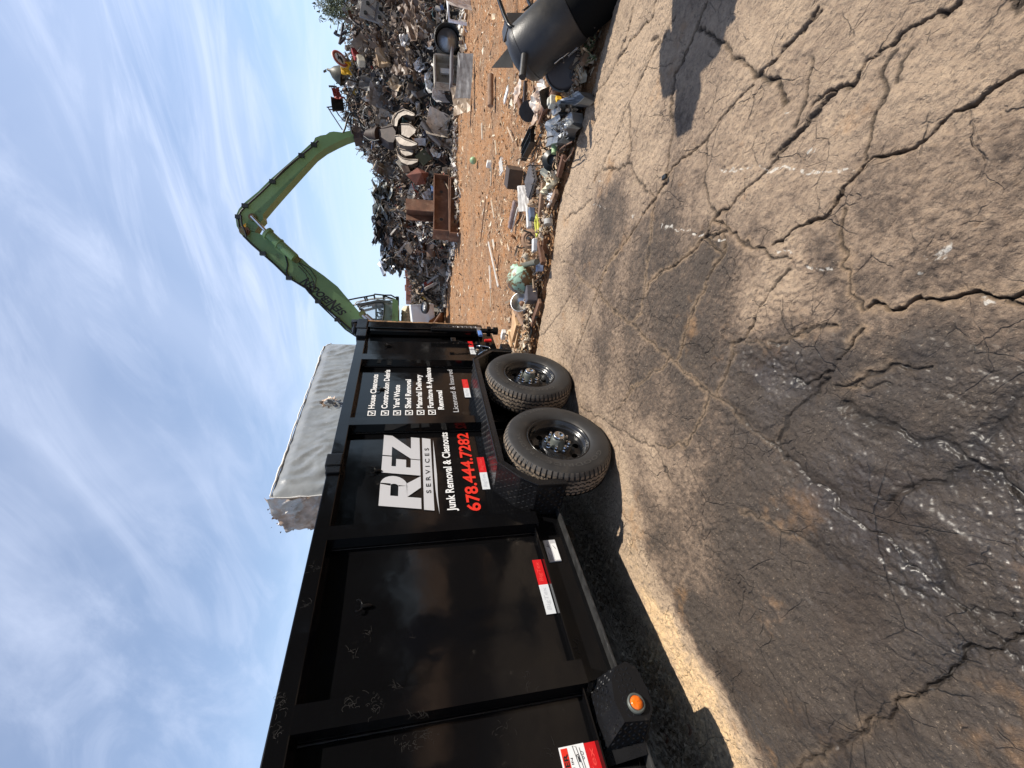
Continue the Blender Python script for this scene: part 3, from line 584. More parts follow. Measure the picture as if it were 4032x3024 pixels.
mb = MB(); mb.obox((-2.22, 4.20, .32), (1, 0, 0), (0, 1, 0), (0, 0, 1), .06, .07, .055, bev=.012); mb.obox((-2.24, 4.20, .42), (1, 0, 0), (0, 1, 0), (0, 0, 1), .035, .035, .1, bev=.005); mb.build('rear_stand', MT['frame'], tr)
# main frame
mb = MB(); mb.box((-2.155, -1.3, .436), (-2.175, 4.5, .622)); mb.box((-2.10, -1.3, .620), (-2.24, 4.42, .6265)); mb.box((-2.30, -1.3, .45), (-2.24, 4.5, .60)); fr = mb.build('frame_rail', MT['paint'], tr)
mb = MB(); y = -1.3
mb.obox((-2.130, .35, .432), (1, 0, 0), (0, 1, 0), (0, 0, 1), .030, 1.45, .006, bev=.003); mb.build('frame_flange', MT['flange'], fr)
mb = MB(); mb.box((-4.10, -1.3, .44), (-4.15, 4.5, .62)); mb.build('frame_rail', MT['dark'], tr)
mb = MB()
for k in range(12): mb.box((-4.1, -1 + k * .46, .50), (-2.3, -.94 + k * .46, .62))
for y in (2.205, 3.10): mb.cyl((-4.3, y, .36), (-2.1, y, .36), .045, n=12)
mb.box((-2.35, 1.4, .40), (-2.28, 3.8, .47))
for y in (1.75, 2.58, 3.42): mb.box((-2.33, y - .05, .30), (-2.30, y + .05, .45))
mb.build('underframe', MT['dark'], tr)
# diamond tread plate: raised lozenges on a flat panel
def tread(mb, o, u, v, lu, lv, pitch=.030, hh=.0022):
    o = Vector(o); u = Vector(u).normalized(); v = Vector(v).normalized(); n = u.cross(v).normalized()
    i = 0
    for a in np.arange(pitch * .6, lu - pitch * .3, pitch):
        i += 1; j = 0
        for b_ in np.arange(pitch * .6, lv - pitch * .3, pitch):
            j += 1; s_ = 1 if (i + j) % 2 else -1; d = (u + v * s_).normalized(); w = n.cross(d)
            c_ = o + u * a + v * b_; L, Wd = pitch * .46, pitch * .15
            mb.add([c_ - d * L, c_ + w * Wd, c_ + d * L, c_ - w * Wd, c_ + n * hh - d * L * .45, c_ + n * hh + d * L * .45],
                   [(0, 3, 4), (3, 5, 4), (3, 2, 5), (2, 1, 5), (1, 4, 5), (1, 0, 4)])
# tandem fender: outline on the outer edge, strip across to the frame, small lip turned down
FP = [(1.795, .41), (1.795, .60), (1.868, .70), (2.02, .822), (3.40, .812), (3.59, .63), (3.585, .41)]
XF, XI = -1.885, -2.160
mb = MB()
for (ya, za), (yb, zb) in zip(FP[:-1], FP[1:]):
    du = Vector((0, yb - ya, zb - za)); nrm = Vector((0, -(zb - za), yb - ya)).normalized()
    mb.prism([(XI, ya, za), (XF, ya, za), (XF, yb, zb), (XI, yb, zb)], -nrm * .004)
    tread(mb, (XI + .01, ya, za), (1, 0, 0), du, XF - XI - .02, du.length, pitch=.030)
mid = []
for i, (ya, za) in enumerate(FP):                     # lip, 35 mm deep towards the wheels
    p0 = FP[max(i - 1, 0)]; p1 = FP[min(i + 1, len(FP) - 1)]; d = Vector((0, p1[0] - p0[0], p1[1] - p0[1])).normalized()
    mid.append(((XF, ya, za), (XF + .004, ya + d.z * .045, za - d.y * .045)))
for (a, b_), (c_, d_) in zip(mid[:-1], mid[1:]): mb.prism([a, b_, d_, c_], (-.005, 0, 0))
fd = mb.build('fender', MT['plate'], tr)
mb = MB(); rr = random.Random(3)
for (ya, za), (yb, zb) in zip(FP[:-1], FP[1:]): mb.tube([(XF + .002, ya, za), (XF + .002, (ya + yb) / 2, (za + zb) / 2), (XF + .002, yb, zb)], .006, 6)
mb.build('fender_edge', MT['plate'], fd)
# front step box with amber lamp
BP = [(.575, .43), (.585, .535), (.66, .548), (.735, .53), (.785, .49), (.80, .435), (.77, .395), (.68, .385), (.61, .395)]
BI = [(.53, .43), (.545, .600), (.63, .612), (.745, .60), (.805, .55), (.83, .45), (.80, .40), (.68, .39), (.56, .39)]
mb = MB(); nb = len(BP); mb.add([(-1.985, y, z) for y, z in BP] + [(-2.150, y, z) for y, z in BI], [tuple(range(nb)), tuple(range(nb, 2 * nb))[::-1]] + [(i, nb + i, nb + (i + 1) % nb, (i + 1) % nb) for i in range(nb)])
for i in (0, 1, 2, 3, 4):
    o0 = Vector((-2.150, *BI[i])); e0 = Vector((-1.985, *BP[i])) - o0; e1 = Vector((-2.150, *BI[i + 1])) - o0; e1 = e1 - e0 * (e1.dot(e0) / e0.length_squared); tread(mb, o0, e0, e1, e0.length - .004, e1.length * .95, pitch=.021, hh=.0026)
tread(mb, (-1.985, .59, .43), (0, 1, 0), (0, 0, 1), .19, .10, pitch=.021, hh=.0022)
mb.prism([(-2.148, .50, .60), (-2.148, .80, .61), (-2.10, .80, .47), (-2.10, .80, .40), (-2.10, .50, .44)], (.004, 0, 0))
bx = mb.build('step_box', MT['plate'], tr)
mb = MB(); mb.lathe((-1.98, .636, .462), (1, 0, 0), [(.037, -.004), (.038, .006), (.034, .012), (.027, .011), (.026, .004)], 28); lamp = mb.build('marker_lamp', MT['hub'], bx)
mb = MB(); mb.lathe((-1.98, .636, .462), (1, 0, 0), [(.027, .006), (.0265, .012), (.022, .017), (.012, .020), (.001, .021)], 28); mb.build('lens', MT['amber'], lamp)
# tie hooks
for y, z in ((-.5, 1.6), (.42, 1.6), (1.297, 1.60), (2.26, 1.60), (3.286, 1.62), (4.13, 1.60)):
    mb = MB(); mb.tube([(XS + .004, y, z - .036), (XS + .010, y, z - .02), (XS + .010, y, z + .016)], [.005, .010, .010], 7)
    for s_ in (-1, 1): mb.tube([(XS + .010, y, z + .010), (XS + .012, y + s_ * .014, z + .010), (XS + .016, y + s_ * .026, z + .018), (XS + .018, y + s_ * .030, z + .030), (XS + .018, y + s_ * .026, z + .038)], .0045, 6)
    mb.build('tie_hook', MT['frame'], tr)
# reflective tape strips
def tape(y0, y1, z0, z1, split, first_red=True):
    for (a, b_), red in (((split, y1), True), ((y0, split), False)):
        mb = MB(); mb.box((XS + .003, a, z0), (XS + .0055, b_, z1)); o = mb.build('reflective_tape', MT['tapered' if red else 'tapewhite'], tr)
        o['label'] = 'red reflective tape' if red else 'white reflective tape'
        m2 = MB(); side_text(m2, 'BigTex', a + (b_ - a) * .12, b_ - (b_ - a) * .12, z0 + .012, z1 - .012, XS + .0062, off=.01, shear=.2)
        m2.build('tape_print', MT['tapedim'] if red else MT['tapedimw'], o)
MT['tapedim'] = mat('tape_print_red', (.80, .06, .05), .4); MT['tapedimw'] = mat('tape_print_white', (.50, .52, .55), .4)
tape(3.974, 4.277, .695, .747, 4.138); tape(3.156, 3.462, .841, .895, 3.309); tape(2.035, 2.358, .841, .894, 2.198); tape(1.137, 1.460, .631, .684, 1.303)
mb = MB(); mb.box((XS + .003, .25, .622), (XS + .0055, .590, .677)); o = mb.build('reflective_tape', MT['tapered'], tr); o['label'] = 'red reflective tape'
m2 = MB(); side_text(m2, 'BigTex', .40, .57, .636, .664, XS + .0062, off=.01, shear=.2); m2.build('tape_print', MT['tapedim'], o)
# warning decal at the front
mb = MB(); mb.box((XS + .003, .30, .677), (XS + .006, .592, .785)); dc = mb.build('warning_decal', MT['white'], tr)
MB().box((XS + .006, .31, .751), (XS + .0068, .586, .779)).build('warning_header', MT['red'], dc)
m2 = MB(); side_text(m2, 'DANGER', .415, .568, .755, .775, XS + .0075, off=.03)
side_text(m2, 'BED MUST BE IN', .385, .552, .737, .746, XS + .0069, off=.01); side_text(m2, 'DOWN POSITION.', .375, .512, .724, .732, XS + .0069, off=.01)
x_ = XS + .0069
def ln_(pts, r=.0009): m2.tube([(x_, a, b_) for a, b_ in pts], r, 4)
ln_([(.50, .700), (.585, .713), (.589, .727), (.512, .716), (.50, .700)]); ln_([(.49, .692), (.58, .700)]); ln_([(.535, .712), (.553, .714)], .003); ln_([(.553, .707), (.560, .715), (.553, .722)], .0012)
ln_([(.56 + .006 * math.cos(q), .694 + .006 * math.sin(q)) for q in np.linspace(0, 6.3, 9)]); ln_([(.545 + .004 * math.cos(q), .693 + .004 * math.sin(q)) for q in np.linspace(0, 6.3, 9)])
m2.build('warning_print', MT['black'], dc)
# small inspection plate under the fold
mb = MB(); mb.box((XS - .005, 1.440, .508), (XS + .004, 1.587, .583)); pl = mb.build('inspection_plate', MT['lgrey'], tr)
MB().box((XS + .004, 1.446, .510), (XS + .0052, 1.560, .541)).build('white_sticker', MT['white'], pl)
m2 = MB(); side_text(m2, 'FRONT GREASE', 1.447, 1.500, .570, .575, XS + .005, off=.01); side_text(m2, 'LOCATIONS', 1.447, 1.485, .560, .565, XS + .005, off=.01)
m2.tube([(XS + .0055, 1.52, .552), (XS + .0055, 1.535, .556), (XS + .0055, 1.545, .574), (XS + .0055, 1.54, .560), (XS + .0055, 1.56, .566)], .0009, 4)
m2.tube([(XS + .006, 1.52, .522), (XS + .006, 1.535, .527), (XS + .006, 1.545, .534)], .0009, 4); m2.build('plate_print', MT['black'], pl)
# company lettering
def poly(mb, pts, x=XS + .0045): mb.add([(x, a, b_) for a, b_ in pts], [tuple(range(len(pts)))])
def strips(mb, quads):
    for q in quads: poly(mb, q)
lg = MB()
def SH(y, z): return (y + (z - 1.305) * .19, z)         # the logo leans
zt, zb = 1.570, 1.306
def blk(a, b_, z0, z1): poly(lg, [SH(a, z0), SH(b_, z0), SH(b_, z1), SH(a, z1)])
# R
blk(1.900, 1.992, zb, zt); blk(1.992, 2.10, zt - .068, zt); blk(1.992, 2.09, 1.395, 1.452)
arc = [(2.09 + .082 * math.sin(q), 1.4825 + .0875 * math.cos(q)) for q in np.linspace(0, math.pi, 12)]
inn = [(2.08 + .020 * math.sin(q), 1.4785 + .026 * math.cos(q)) for q in np.linspace(0, math.pi, 12)]
for i in range(11): poly(lg, [SH(*inn[i]), SH(*arc[i]), SH(*arc[i + 1]), SH(*inn[i + 1])])
poly(lg, [SH(1.992, 1.395), SH(2.085, zb), SH(2.190, zb), SH(2.110, 1.400)])
# E
blk(2.197, 2.268, zb, zt); blk(2.268, 2.365, zt - .066, zt); blk(2.268, 2.345, 1.404, 1.473); blk(2.268, 2.352, zb, zb + .066)
# Z
blk(2.376, 2.602, zt - .064, zt); blk(2.360, 2.603, zb, zb + .064)
poly(lg, [SH(2.360, zb + .064), SH(2.470, zb + .064), SH(2.600, zt - .064), SH(2.475, zt - .064)])
logo = lg.build('company_logo', MT['lgrey'], tr)
mb = MB(); poly(mb, [(1.880, 1.226), (2.588, 1.224), (2.603, 1.287), (1.893, 1.290)]); bar = mb.build('logo_bar', MT['lgrey'], tr)
m2 = MB(); side_text(m2, 'SERVICES', 2.03, 2.482, 1.240, 1.272, XS + .006, off=.012, space=1.75); m2.build('bar_lettering', MT['black'], bar)
mb = MB(); poly(mb, [(1.845, 1.195), (2.00, 1.198), (2.20, 1.194), (2.40, 1.198), (2.576, 1.204), (2.40, 1.2085), (2.20, 1.2125), (2.05, 1.210), (1.95, 1.204)]); mb.build('logo_swoosh', MT['lgrey'], tr)
ZR = (0.0, .729)
vs, fs, a, b_, c_, d_ = glyphs('H', .0); CAPH = d_
def line_text(s, y0, y1, zbase, cap, mname, off, name='lettering', mb=None):
    mb = mb or MB(); side_text(mb, s, y0, y1, zbase, zbase + cap, XS + .0045, off=off, zr=(0, CAPH)); return mb
line_text('Junk Removal & Cleanouts', 1.866, 2.664, 1.090, .054, 0, .022).build('lettering', MT['white'], tr)
line_text('678.444.7282', 1.855, 2.650, .930, .083, 0, .024).build('phone_number', MT['red'], tr)
RW = [('House Cleanouts', 3.548, 1.662, 1), ('Construction Debris', 3.633, 1.558, 1), ('Yard Waste', 3.365, 1.462, 1), ('Shed Removal', 3.460, 1.366, 1), ('Material Delivery', 3.547, 1.272, 1), ('Furniture & Appliance', 3.680, 1.178, 1), ('Removal', 3.271, 1.092, 0)]
for s, y1, zb_, ck in RW:
    line_text(s, 3.000 if ck else 2.975, y1, zb_ + .004, .046, 0, .030).build('lettering', MT['white'], tr)
    if ck:
        mb = MB(); a, b_, c_, d_ = 2.903, 2.972, zb_ - .012, zb_ + .050; w = .008; x_ = XS + .0045; o4 = [(a, c_), (b_, c_), (b_, d_), (a, d_)]; i4 = [(a + w, c_ + w), (b_ - w, c_ + w), (b_ - w, d_ - w), (a + w, d_ - w)]
        mb.add([(x_, p, q) for p, q in o4 + i4], [(k, (k + 1) % 4, 4 + (k + 1) % 4, 4 + k) for k in range(4)]); cb = mb.build('check_box', MT['white'], tr)
        mb = MB(); tk = [(a + .014, c_ + .032), (a + .022, c_ + .040), (a + .031, c_ + .026), (a + .054, c_ + .054), (a + .061, c_ + .050), (a + .032, c_ + .011)]
        mb.add([(x_ + .0005, p, q) for p, q in tk], [(0, 5, 2, 1), (5, 4, 3, 2)]); mb.build('tick', MT['white'], cb)
line_text('Licensed & Insured', 2.935, 3.643, .972, .046, 0, .004).build('lettering', MT['lgrey'], tr)
# scuffs and dusty scratches on the paint
Z1 = lambda x, y: (1000 + x / 1.62, 2000 + y / 1.62); Z2 = lambda x, y: (1900 + x / 1.62, 2000 + y / 1.62); rq = random.Random(8)
for conv, cx_, cy_, rx, ry, n, curl, pl_ in ((Z1, 735, 800, 30, 45, 26, .3, XS), (Z1, 640, 925, 26, 40, 18, .3, XS), (Z1, 620, 1235, 60, 40, 30, 2.2, XO), (Z1, 790, 1255, 70, 60, 46, 2.4, XO), (Z1, 940, 1140, 50, 14, 20, .8, XO), (Z1, 1000, 1500, 150, 110, 70, 2.6, XS), (Z1, 1120, 1440, 50, 50, 34, 2.4, XS), (Z1, 1060, 1330, 70, 16, 26, .6, XO), (Z1, 185, 1230, 40, 60, 40, 1.8, XO), (Z1, 150, 1420, 45, 80, 36, 1.8, XO), (Z1, 390, 380, 40, 40, 24, 1.2, XO), (Z1, 340, 620, 40, 30, 16, 1.2, XO),
    (Z2, 170, 660, 30, 60, 16, .8, XS), (Z2, 290, 1080, 60, 70, 26, 1.6, XO), (Z2, 450, 1560, 20, 60, 20, .6, XS), (Z2, 610, 860, 30, 60, 16, .5, XS), (Z1, 1000, 800, 40, 40, 8, .5, XS), (Z1, 1350, 540, 30, 30, 8, .8, XS), (Z2, 150, 1400, 120, 120, 26, .8, XS)):
    mb = MB()
    for _ in range(n // 2):
        p = xp(*conv(rq.gauss(cx_, rx * .5), rq.gauss(cy_, ry * .5)), pl_ + .0012); th = rq.uniform(-.5, 1.8); L = rq.uniform(.003, .016); r0 = rq.uniform(.0003, .0008); P = [p]
        for k in range(4): th += curl * rq.uniform(-.1, .6); P.append(P[-1] + Vector((0, math.cos(th) * L / 2, math.sin(th) * L / 2)))
        for a, b_ in zip(P[:-1], P[1:]): e_ = (b_ - a); nn_ = Vector((0, -e_.z, e_.y)).normalized() * r0; mb.add([a - nn_, b_ - nn_, b_ + nn_, a + nn_], [(0, 1, 2, 3)])
    mb.build('scuff_mark', MT['scuff'], tr)
# ------------------------------------------------------------------ wheels
def ring_text(mb, s, cy_, cz, r, a0, a1, hgt, x, off=.01):
    """letters round the sidewall, between angles a0..a1 (deg, 0 = up, positive towards +Y); feet towards the hub"""
    vs, fs, a, b_, c_, d_ = glyphs(s, off, 1.15); P = []
    for u, v in vs:
        th = rad(a0 + (a1 - a0) * (u - a) / (b_ - a)); q = r + (v - (c_ + d_) / 2) / (d_ - c_) * hgt
        P.append((x, cy_ + q * math.sin(th), cz + q * math.cos(th)))
    mb.add(P, fs)
def make_wheel(cy_, cz, face, R=.388, detail=True, turn=0, sgn=1, label=None):
    """face: X of the outer sidewall; sgn=+1 faces +X"""
    w = thing('wheel', label, None, (face - .11 * sgn, cy_, cz)); del_c = w; w.parent = tr; w.location = Vector((face - .11 * sgn, cy_, cz)) - tr.location
    A = (sgn, 0, 0); C0 = (face, cy_, cz)
    side = [(.222, -.028), (.228, -.018), (.245, -.008), (.27, -.001), (.30, .002), (.325, .0), (.348, -.005), (.360, -.009), (.3625, -.011)]
    back = [(.388, -.190), (.366, -.215), (.31, -.228), (.25, -.218), (.222, -.20)]
    mb = MB(); mb.lathe(C0, A, side, 96); mb.lathe(C0, A, back, 48); mb.build('tyre', MT['rubber'], w); mb = MB()
    if sgn > 0 and detail:
        ring_text(mb, 'GOODRIDE', cy_, cz, .300, 215 + turn, 303 + turn, .030, face + .0035); ring_text(mb, 'ST200', cy_, cz, .318, 42 + turn, 84 + turn, .022, face + .0035)
        ring_text(mb, 'RADIAL', cy_, cz, .292, -38 + turn, 8 + turn, .026, face + .0035); ring_text(mb, 'ST235/80R16', cy_, cz, .30, -75 + turn, -42 + turn, .016, face + .0035)
        ring_text(mb, 'TRAILER SERVICE ONLY', cy_, cz, .322, 115 + turn, 165 + turn, .012, face + .0035)
        for q in range(120):
            th = 2 * math.pi * q / 120; r0, r1 = .361, .372; dd = .004
            e = Vector((0, math.cos(th), -math.sin(th))); rr_ = Vector((0, math.sin(th), math.cos(th)))
            c0_ = Vector((face - .008, cy_, cz)) + rr_ * r0; c1_ = Vector((face - .030, cy_, cz)) + rr_ * (r1 + .003)
            mb.add([c0_ - e * dd, c0_ + e * dd, c1_ + e * dd, c1_ - e * dd], [(0, 1, 2, 3)])
    if mb.v: mb.build('tyre_lettering', MT['rub2'], w)
    # tread: ribs, zig-zag grooves and sipes
    mb = MB(); n = 320 if detail else 60; xs = np.concatenate([[-.0105, -.013, -.018, -.024, -.029], np.linspace(-.033, -.194, 40 if detail else 10)]); vs = []; gr = []
    for xi, xo in enumerate(xs):
        tt = (xo + .112) / .082; crown = R - .010 * abs(tt) ** 2.4
        if xo > -.031: crown = np.interp(xo, [-.031, -.024, -.018, -.013, -.0105], [R - .0105, R - .015, R - .019, R - .0225, R - .0255])
        for k in range(n):
            th = 2 * math.pi * k / n; g = 0
            if detail and xo > -.034: g = .007 if (k % 5 == 0) else 0
            elif detail:
                zz_ = .006 * (1 if (k // 3) % 2 else -1)
                for gc in (-.062, -.093, -.131, -.162):
                    if abs(xo - gc - zz_ * .6) < .0042: g = .009
                if abs(tt) > .62 and (k % 5 == 0): g = max(g, .007)
                if abs(tt) <= .62 and ((k + int(xo * 900)) % 7 == 0): g = max(g, .005)
            gr.append(g)
            vs.append((face + sgn * xo, cy_ + math.sin(th) * (crown - g), cz + math.cos(th) * (crown - g)))
    m_ = len(xs); F1, F2, F3 = [], [], []
    for i in range(m_ - 1):
        for k in range(n):
            q = (i * n + k, i * n + (k + 1) % n, (i + 1) * n + (k + 1) % n, (i + 1) * n + k); g_ = sum(gr[j] for j in q)
            (F1 if g_ > .012 else F3 if xs[i] > -.034 else F2).append(q)
    for F_, c_ in ((F1, (.016, .014, .013)), (F2, (.19, .145, .105)), (F3, (.085, .074, .064))):
        o_ = len(mb.v) if F_ is not F1 else 0
        mb.v += [tuple(p) for p in vs] if F_ is F1 else []; mb.f += [tuple(f) for f in F_]; mb.c += [c_] * len(F_); mb.sm += [False] * len(F_)
    mb.build('tread', MT['tread'], w)
    mb = MB(); mb.lathe(C0, A, [(.213, -.040), (.226, -.030), (.228, -.020), (.222, -.016), (.214, -.022), (.209, -.040), (.200, -.052), (.188, -.058), (.184, -.075), (.182, -.100)], 64)
    # disc with round windows
    C1 = Vector((face - .098 * sgn, cy_, cz)); NN = 8; seg = 8
    V, Fc = [], []
    def P_(r, th, dx=0): return (C1.x + dx * sgn, cy_ + r * math.sin(th), cz + r * math.cos(th))
    for kk in range(NN):
        tc_ = 2 * math.pi * kk / NN; hr = .021; rc = .146
        hole = []
        for q in range(16):
            a = 2 * math.pi * q / 16; hole.append((rc + hr * math.cos(a), tc_ + hr * 1.25 * math.sin(a) / rc))
        outer = []
        half = math.pi / NN
        for q in range(16):                              # wedge cell outline, matched to the hole's points
            a = 2 * math.pi * q / 16; c_, s_ = math.cos(a), math.sin(a); mxx = max(abs(c_), abs(s_))
            outer.append((.147 + .037 * c_ / mxx, tc_ + half * s_ / mxx))
        o_ = len(V); V += [P_(r, th, .018 * (1 - abs(r - .147) / .05) if 0 else .0 + (.012 if r < .125 else 0)) for r, th in outer] + [P_(r, th) for r, th in hole]
        Fc += [(o_ + q, o_ + (q + 1) % 16, o_ + 16 + (q + 1) % 16, o_ + 16 + q) for q in range(16)]
    mb.add(V, Fc, None, False)
    mb.lathe(C1, A, [(.110, .012), (.102, .020), (.060, .020), (.058, .016)], 48); mb.lathe(C1, A, [(.182, .0), (.186, -.03), (.186, -.10)], 48)
    rim = mb.build('rim', MT['rimp'], w)
    mb = MB(); mb.lathe(C1, A, [(.19, -.035), (.02, -.04)], 24); mb.build('brake_drum', MT['dark'], w)
    mb = MB(); mb.lathe(C1, A, [(.062, .016), (.056, .03), (.051, .060), (.047, .082), (.044, .086), (.02, .087)], 32); hb = mb.build('hub', MT['hub'], w)
    mb = MB(); mb.lathe(C1, A, [(.038, .080), (.041, .084), (.041, .104), (.036, .110), (.026, .110), (.024, .104), (.001, .103)], 32); mb.build('hub_cap', MT['chrome'], w)
    for k in range(8):
        th = 2 * math.pi * (k + .5) / 8 + rad(turn); c_ = Vector((C1.x + .018 * sgn, cy_ + .0826 * math.sin(th), cz + .0826 * math.cos(th)))
        mb = MB(); mb.lathe(c_, A, [(.0165, 0), (.0165, .014), (.0135, .018), (.0135, .036), (.010, .042), (.001, .044)], 6, smooth=False); mb.cyl(c_ + Vector((.04 * sgn, 0, 0)), c_ + Vector((.052 * sgn, 0, 0)), .008, n=8)
        mb.build('wheel_nut', MT['chrome'], w)
    if sgn > 0:
        mb = MB(); th = rad(38); c_ = Vector((face - .06, cy_ + .19 * math.sin(th), cz + .19 * math.cos(th))); mb.cyl(c_, c_ + Vector((.035, -.008, -.006)), .005, n=8); mb.build('valve', MT['black'], w)
    if 'category' in w: del w['category']
    return w
make_wheel(2.205, .352, -1.835, label='near wheel in full view'); make_wheel(3.10, .352, -1.835, turn=25, label='far wheel behind the first')
make_wheel(2.205, .352, -4.50, detail=False, sgn=-1); make_wheel(3.10, .352, -4.50, detail=False, sgn=-1)
# ------------------------------------------------------------------ mattress wrapped in plastic, standing in the bed
mt = thing('mattress', 'grey plastic-wrapped mattress standing on edge in the black trailer bed', 'mattress', (-2.44, 3.35, .66))
def soft(p0, p1, n1, n2, face, name, m, amp, seed):
    r = np.random.RandomState(seed); A, B = np.meshgrid(np.linspace(0, 1, n1), np.linspace(0, 1, n2), indexing='ij')
    return A, B
n1, n2 = 150, 110; A_2, B_2 = np.meshgrid(np.linspace(0, 1, n1), np.linspace(0, 1, n2), indexing='ij')
Yg = 2.225 + A_2 * 2.24; Zg = .67 + B_2 * 1.61
ch = np.maximum(0, Yg - 4.40) ; Zg = Zg - ch * .9 * B_2
wr = np.abs(fbm((Yg + .45 * Zg) * 8.5 + fbm(Yg * 3, Zg * 3, 2, 5) * 2.2, (Zg - .3 * Yg) * 2.2, 4, 71) - .5)
edgef = np.minimum(np.minimum(A_2, 1 - A_2) * 30, (1 - B_2) * 25).clip(0, 1)
Xg = -2.30 + (.010 * (1 - np.clip(wr * 9, 0, 1)) * ss(fbm(Yg * 1.6, Zg * 1.6, 2, 14), .38, .62) + .009 * fbm(Yg * 16, Zg * 7, 3, 8) + .012 * fbm(Yg * 3, Zg * 3, 2, 90)) * edgef - (1 - edgef) * .012
o = grid_obj('cover', Xg - mt.location.x, Yg - mt.location.y, Zg - mt.location.z, MT['poly']); o.parent = mt
mb = MB(); mb.box((-2.57, 2.235, .66), (-2.318, 4.45, 2.262)); mb.build('mattress_core', MT['polyc'], mt)
# loose clear film at the near end
n1, n2 = 60, 110; A_2, B_2 = np.meshgrid(np.linspace(0, 1, n1), np.linspace(0, 1, n2), indexing='ij')
Xe = -2.305 - A_2 * .285; Ze = .67 + B_2 * 1.625 - .085 * A_2 ** 2 * (B_2 > .5) * B_2; wr2 = np.abs(fbm((Ze + Xe * 1.5) * 8, Xe * 6, 3, 6) - .5)
Ye = 2.222 - .022 * (1 - np.clip(wr2 * 8, 0, 1)) - .02 * fbm(Xe * 20, Ze * 20, 3, 4) - .03 * A_2 * fbm(Xe * 3, Ze * 9, 3, 44)
Xe = Xe - .02 * A_2 * fbm(Ze * 14, Ze * 0, 3, 47)
o = grid_obj('clear_film', Xe - mt.location.x, Ye - mt.location.y, Ze - mt.location.z, MT['polyc']); o.parent = mt
mb = MB(); rr = random.Random(2)
def rag(p0, p1, n, j, r):
    P = []
    for i in range(n + 1):
        t_ = i / n; P.append(Vector(p0).lerp(Vector(p1), t_) + Vector([rr.uniform(-j, j) for _ in range(3)]))
    mb.tube(P, [r * .6 * rr.uniform(.6, 1.4) for _ in P], 5)
rag((-2.305, 2.225, 2.285), (-2.305, 4.38, 2.285), 40, .005, .010); rag((-2.305, 2.222, 2.28), (-2.305, 2.222, .9), 24, .005, .009); rag((-2.57, 2.225, 2.262), (-2.57, 4.45, 2.262), 30, .005, .009); rag((-2.305, 4.38, 2.285), (-2.305, 4.47, 2.22), 4, .004, .008)
mb.build('piping', MT['piping'], mt)
mb = MB()
for k in range(34):
    if k < 22: c_ = Vector((-2.31 - rr.random() * .27, 2.2 + rr.uniform(-.03, .03), rr.choice((2.29, 2.2, 2.27)) + rr.uniform(-.05, .03)))
    else: c_ = Vector((-2.59, 2.19, rr.uniform(1.85, 2.2)))
    s_ = rr.uniform(.006, .022); vs = [c_ + Vector([rr.uniform(-s_, s_) for _ in range(3)]) for _ in range(4)]; mb.add(vs, [(0, 1, 2), (1, 3, 2)])
c_ = Vector((-2.275, 3.27, 2.06))                       # the puncture, with torn film round it
for k in range(26):
    a = k / 26 * 6.28; e = Vector((.02, math.cos(a) * .05, math.sin(a) * .05)); f = Vector((rr.uniform(0, .03), math.cos(a + .3) * rr.uniform(.06, .10), math.sin(a + .3) * rr.uniform(.06, .09))); g_ = Vector((.004, math.cos(a + .5) * .055, math.sin(a + .5) * .05))
    mb.add([c_ + e, c_ + f, c_ + g_], [(0, 1, 2)])
mb.build('torn_film', MT['polyc'], mt)
mb = MB(); mb.add([(-2.262, 3.235, 2.05), (-2.262, 3.26, 2.025), (-2.262, 3.305, 2.05), (-2.262, 3.31, 2.085), (-2.262, 3.27, 2.075)], [(0, 1, 2, 3, 4)]); mb.build('hole', MT['black'], mt)
# ------------------------------------------------------------------ far side: the scrap heap
K = 1.8228                                              # read off a 2212 px wide view
def azel(X, Y):
    r, f = ray(X, Y); a = math.atan2(r.dot(RT), r.dot(FW)); hd = math.hypot(r.x, r.y); return a, r.z / hd
TOPS = [(-420, 770), (-250, 752), (-120, 745), (0, 748), (60, 750), (100, 750), (150, 738), (200, 742), (230, 738), (270, 752), (290, 768), (330, 785), (360, 808), (400, 822), (430, 828), (480, 838), (520, 842), (555, 848), (575, 872), (600, 889), (640, 893), (690, 897), (740, 902), (860, 904), (1000, 906)]
BASE = [(-420, 1020), (-200, 1006), (0, 1000), (100, 998), (200, 988), (250, 984), (300, 984), (350, 980), (400, 985), (500, 985), (540, 978), (600, 966), (650, 960), (700, 955), (800, 952), (1000, 950)]
T_ = sorted([azel(x * K, y * K) for y, x in TOPS]); TA = [a for a, e in T_]; TE = [e for a, e in T_]
BA, BR = zip(*sorted([(azel(x * K, y * K)[0], HC / -azel(x * K, y * K)[1]) for y, x in BASE]))
A0_, A1_ = TA[0], TA[-1]
def heap_prof(a):
    rb = np.interp(a, BA, BR); e = np.interp(a, TA, TE); dpt = 2.5 + 4.5 * ss(e, .02, .2); rc = rb + dpt; return rb, rc, np.maximum(HC + e * rc, .3)
def heap_z(a, r):
    rb, rc, zc = heap_prof(a); s_ = np.clip((r - rb) / (rc - rb), 0, 1); b_ = np.clip((r - rc) / 5.0, 0, 1)
    return zc * s_ ** .82 * (1 - ss(b_, .1, 1))
def PA(a, r, z=0.0): return FW * (math.cos(a) * r) + RT * (math.sin(a) * r) + Vector((0, 0, z))
aa = np.linspace(A0_, A1_, 260); s1 = np.concatenate([np.linspace(-.02, 1, 46), np.linspace(1.05, 2.2, 14)])
HA, HS = np.meshgrid(aa, s1, indexing='xy'); rb, rc, zc = heap_prof(HA); HRr = np.where(HS <= 1, rb + (rc - rb) * HS, rc + (HS - 1) * 5)
HZ = heap_z(HA, HRr); HZ = HZ - .16 * ss(HZ, 0, .5) + (fbm(HA * 60, HRr * 3, 4, 33) - .5) * .42 * ss(HZ, .0, .6)
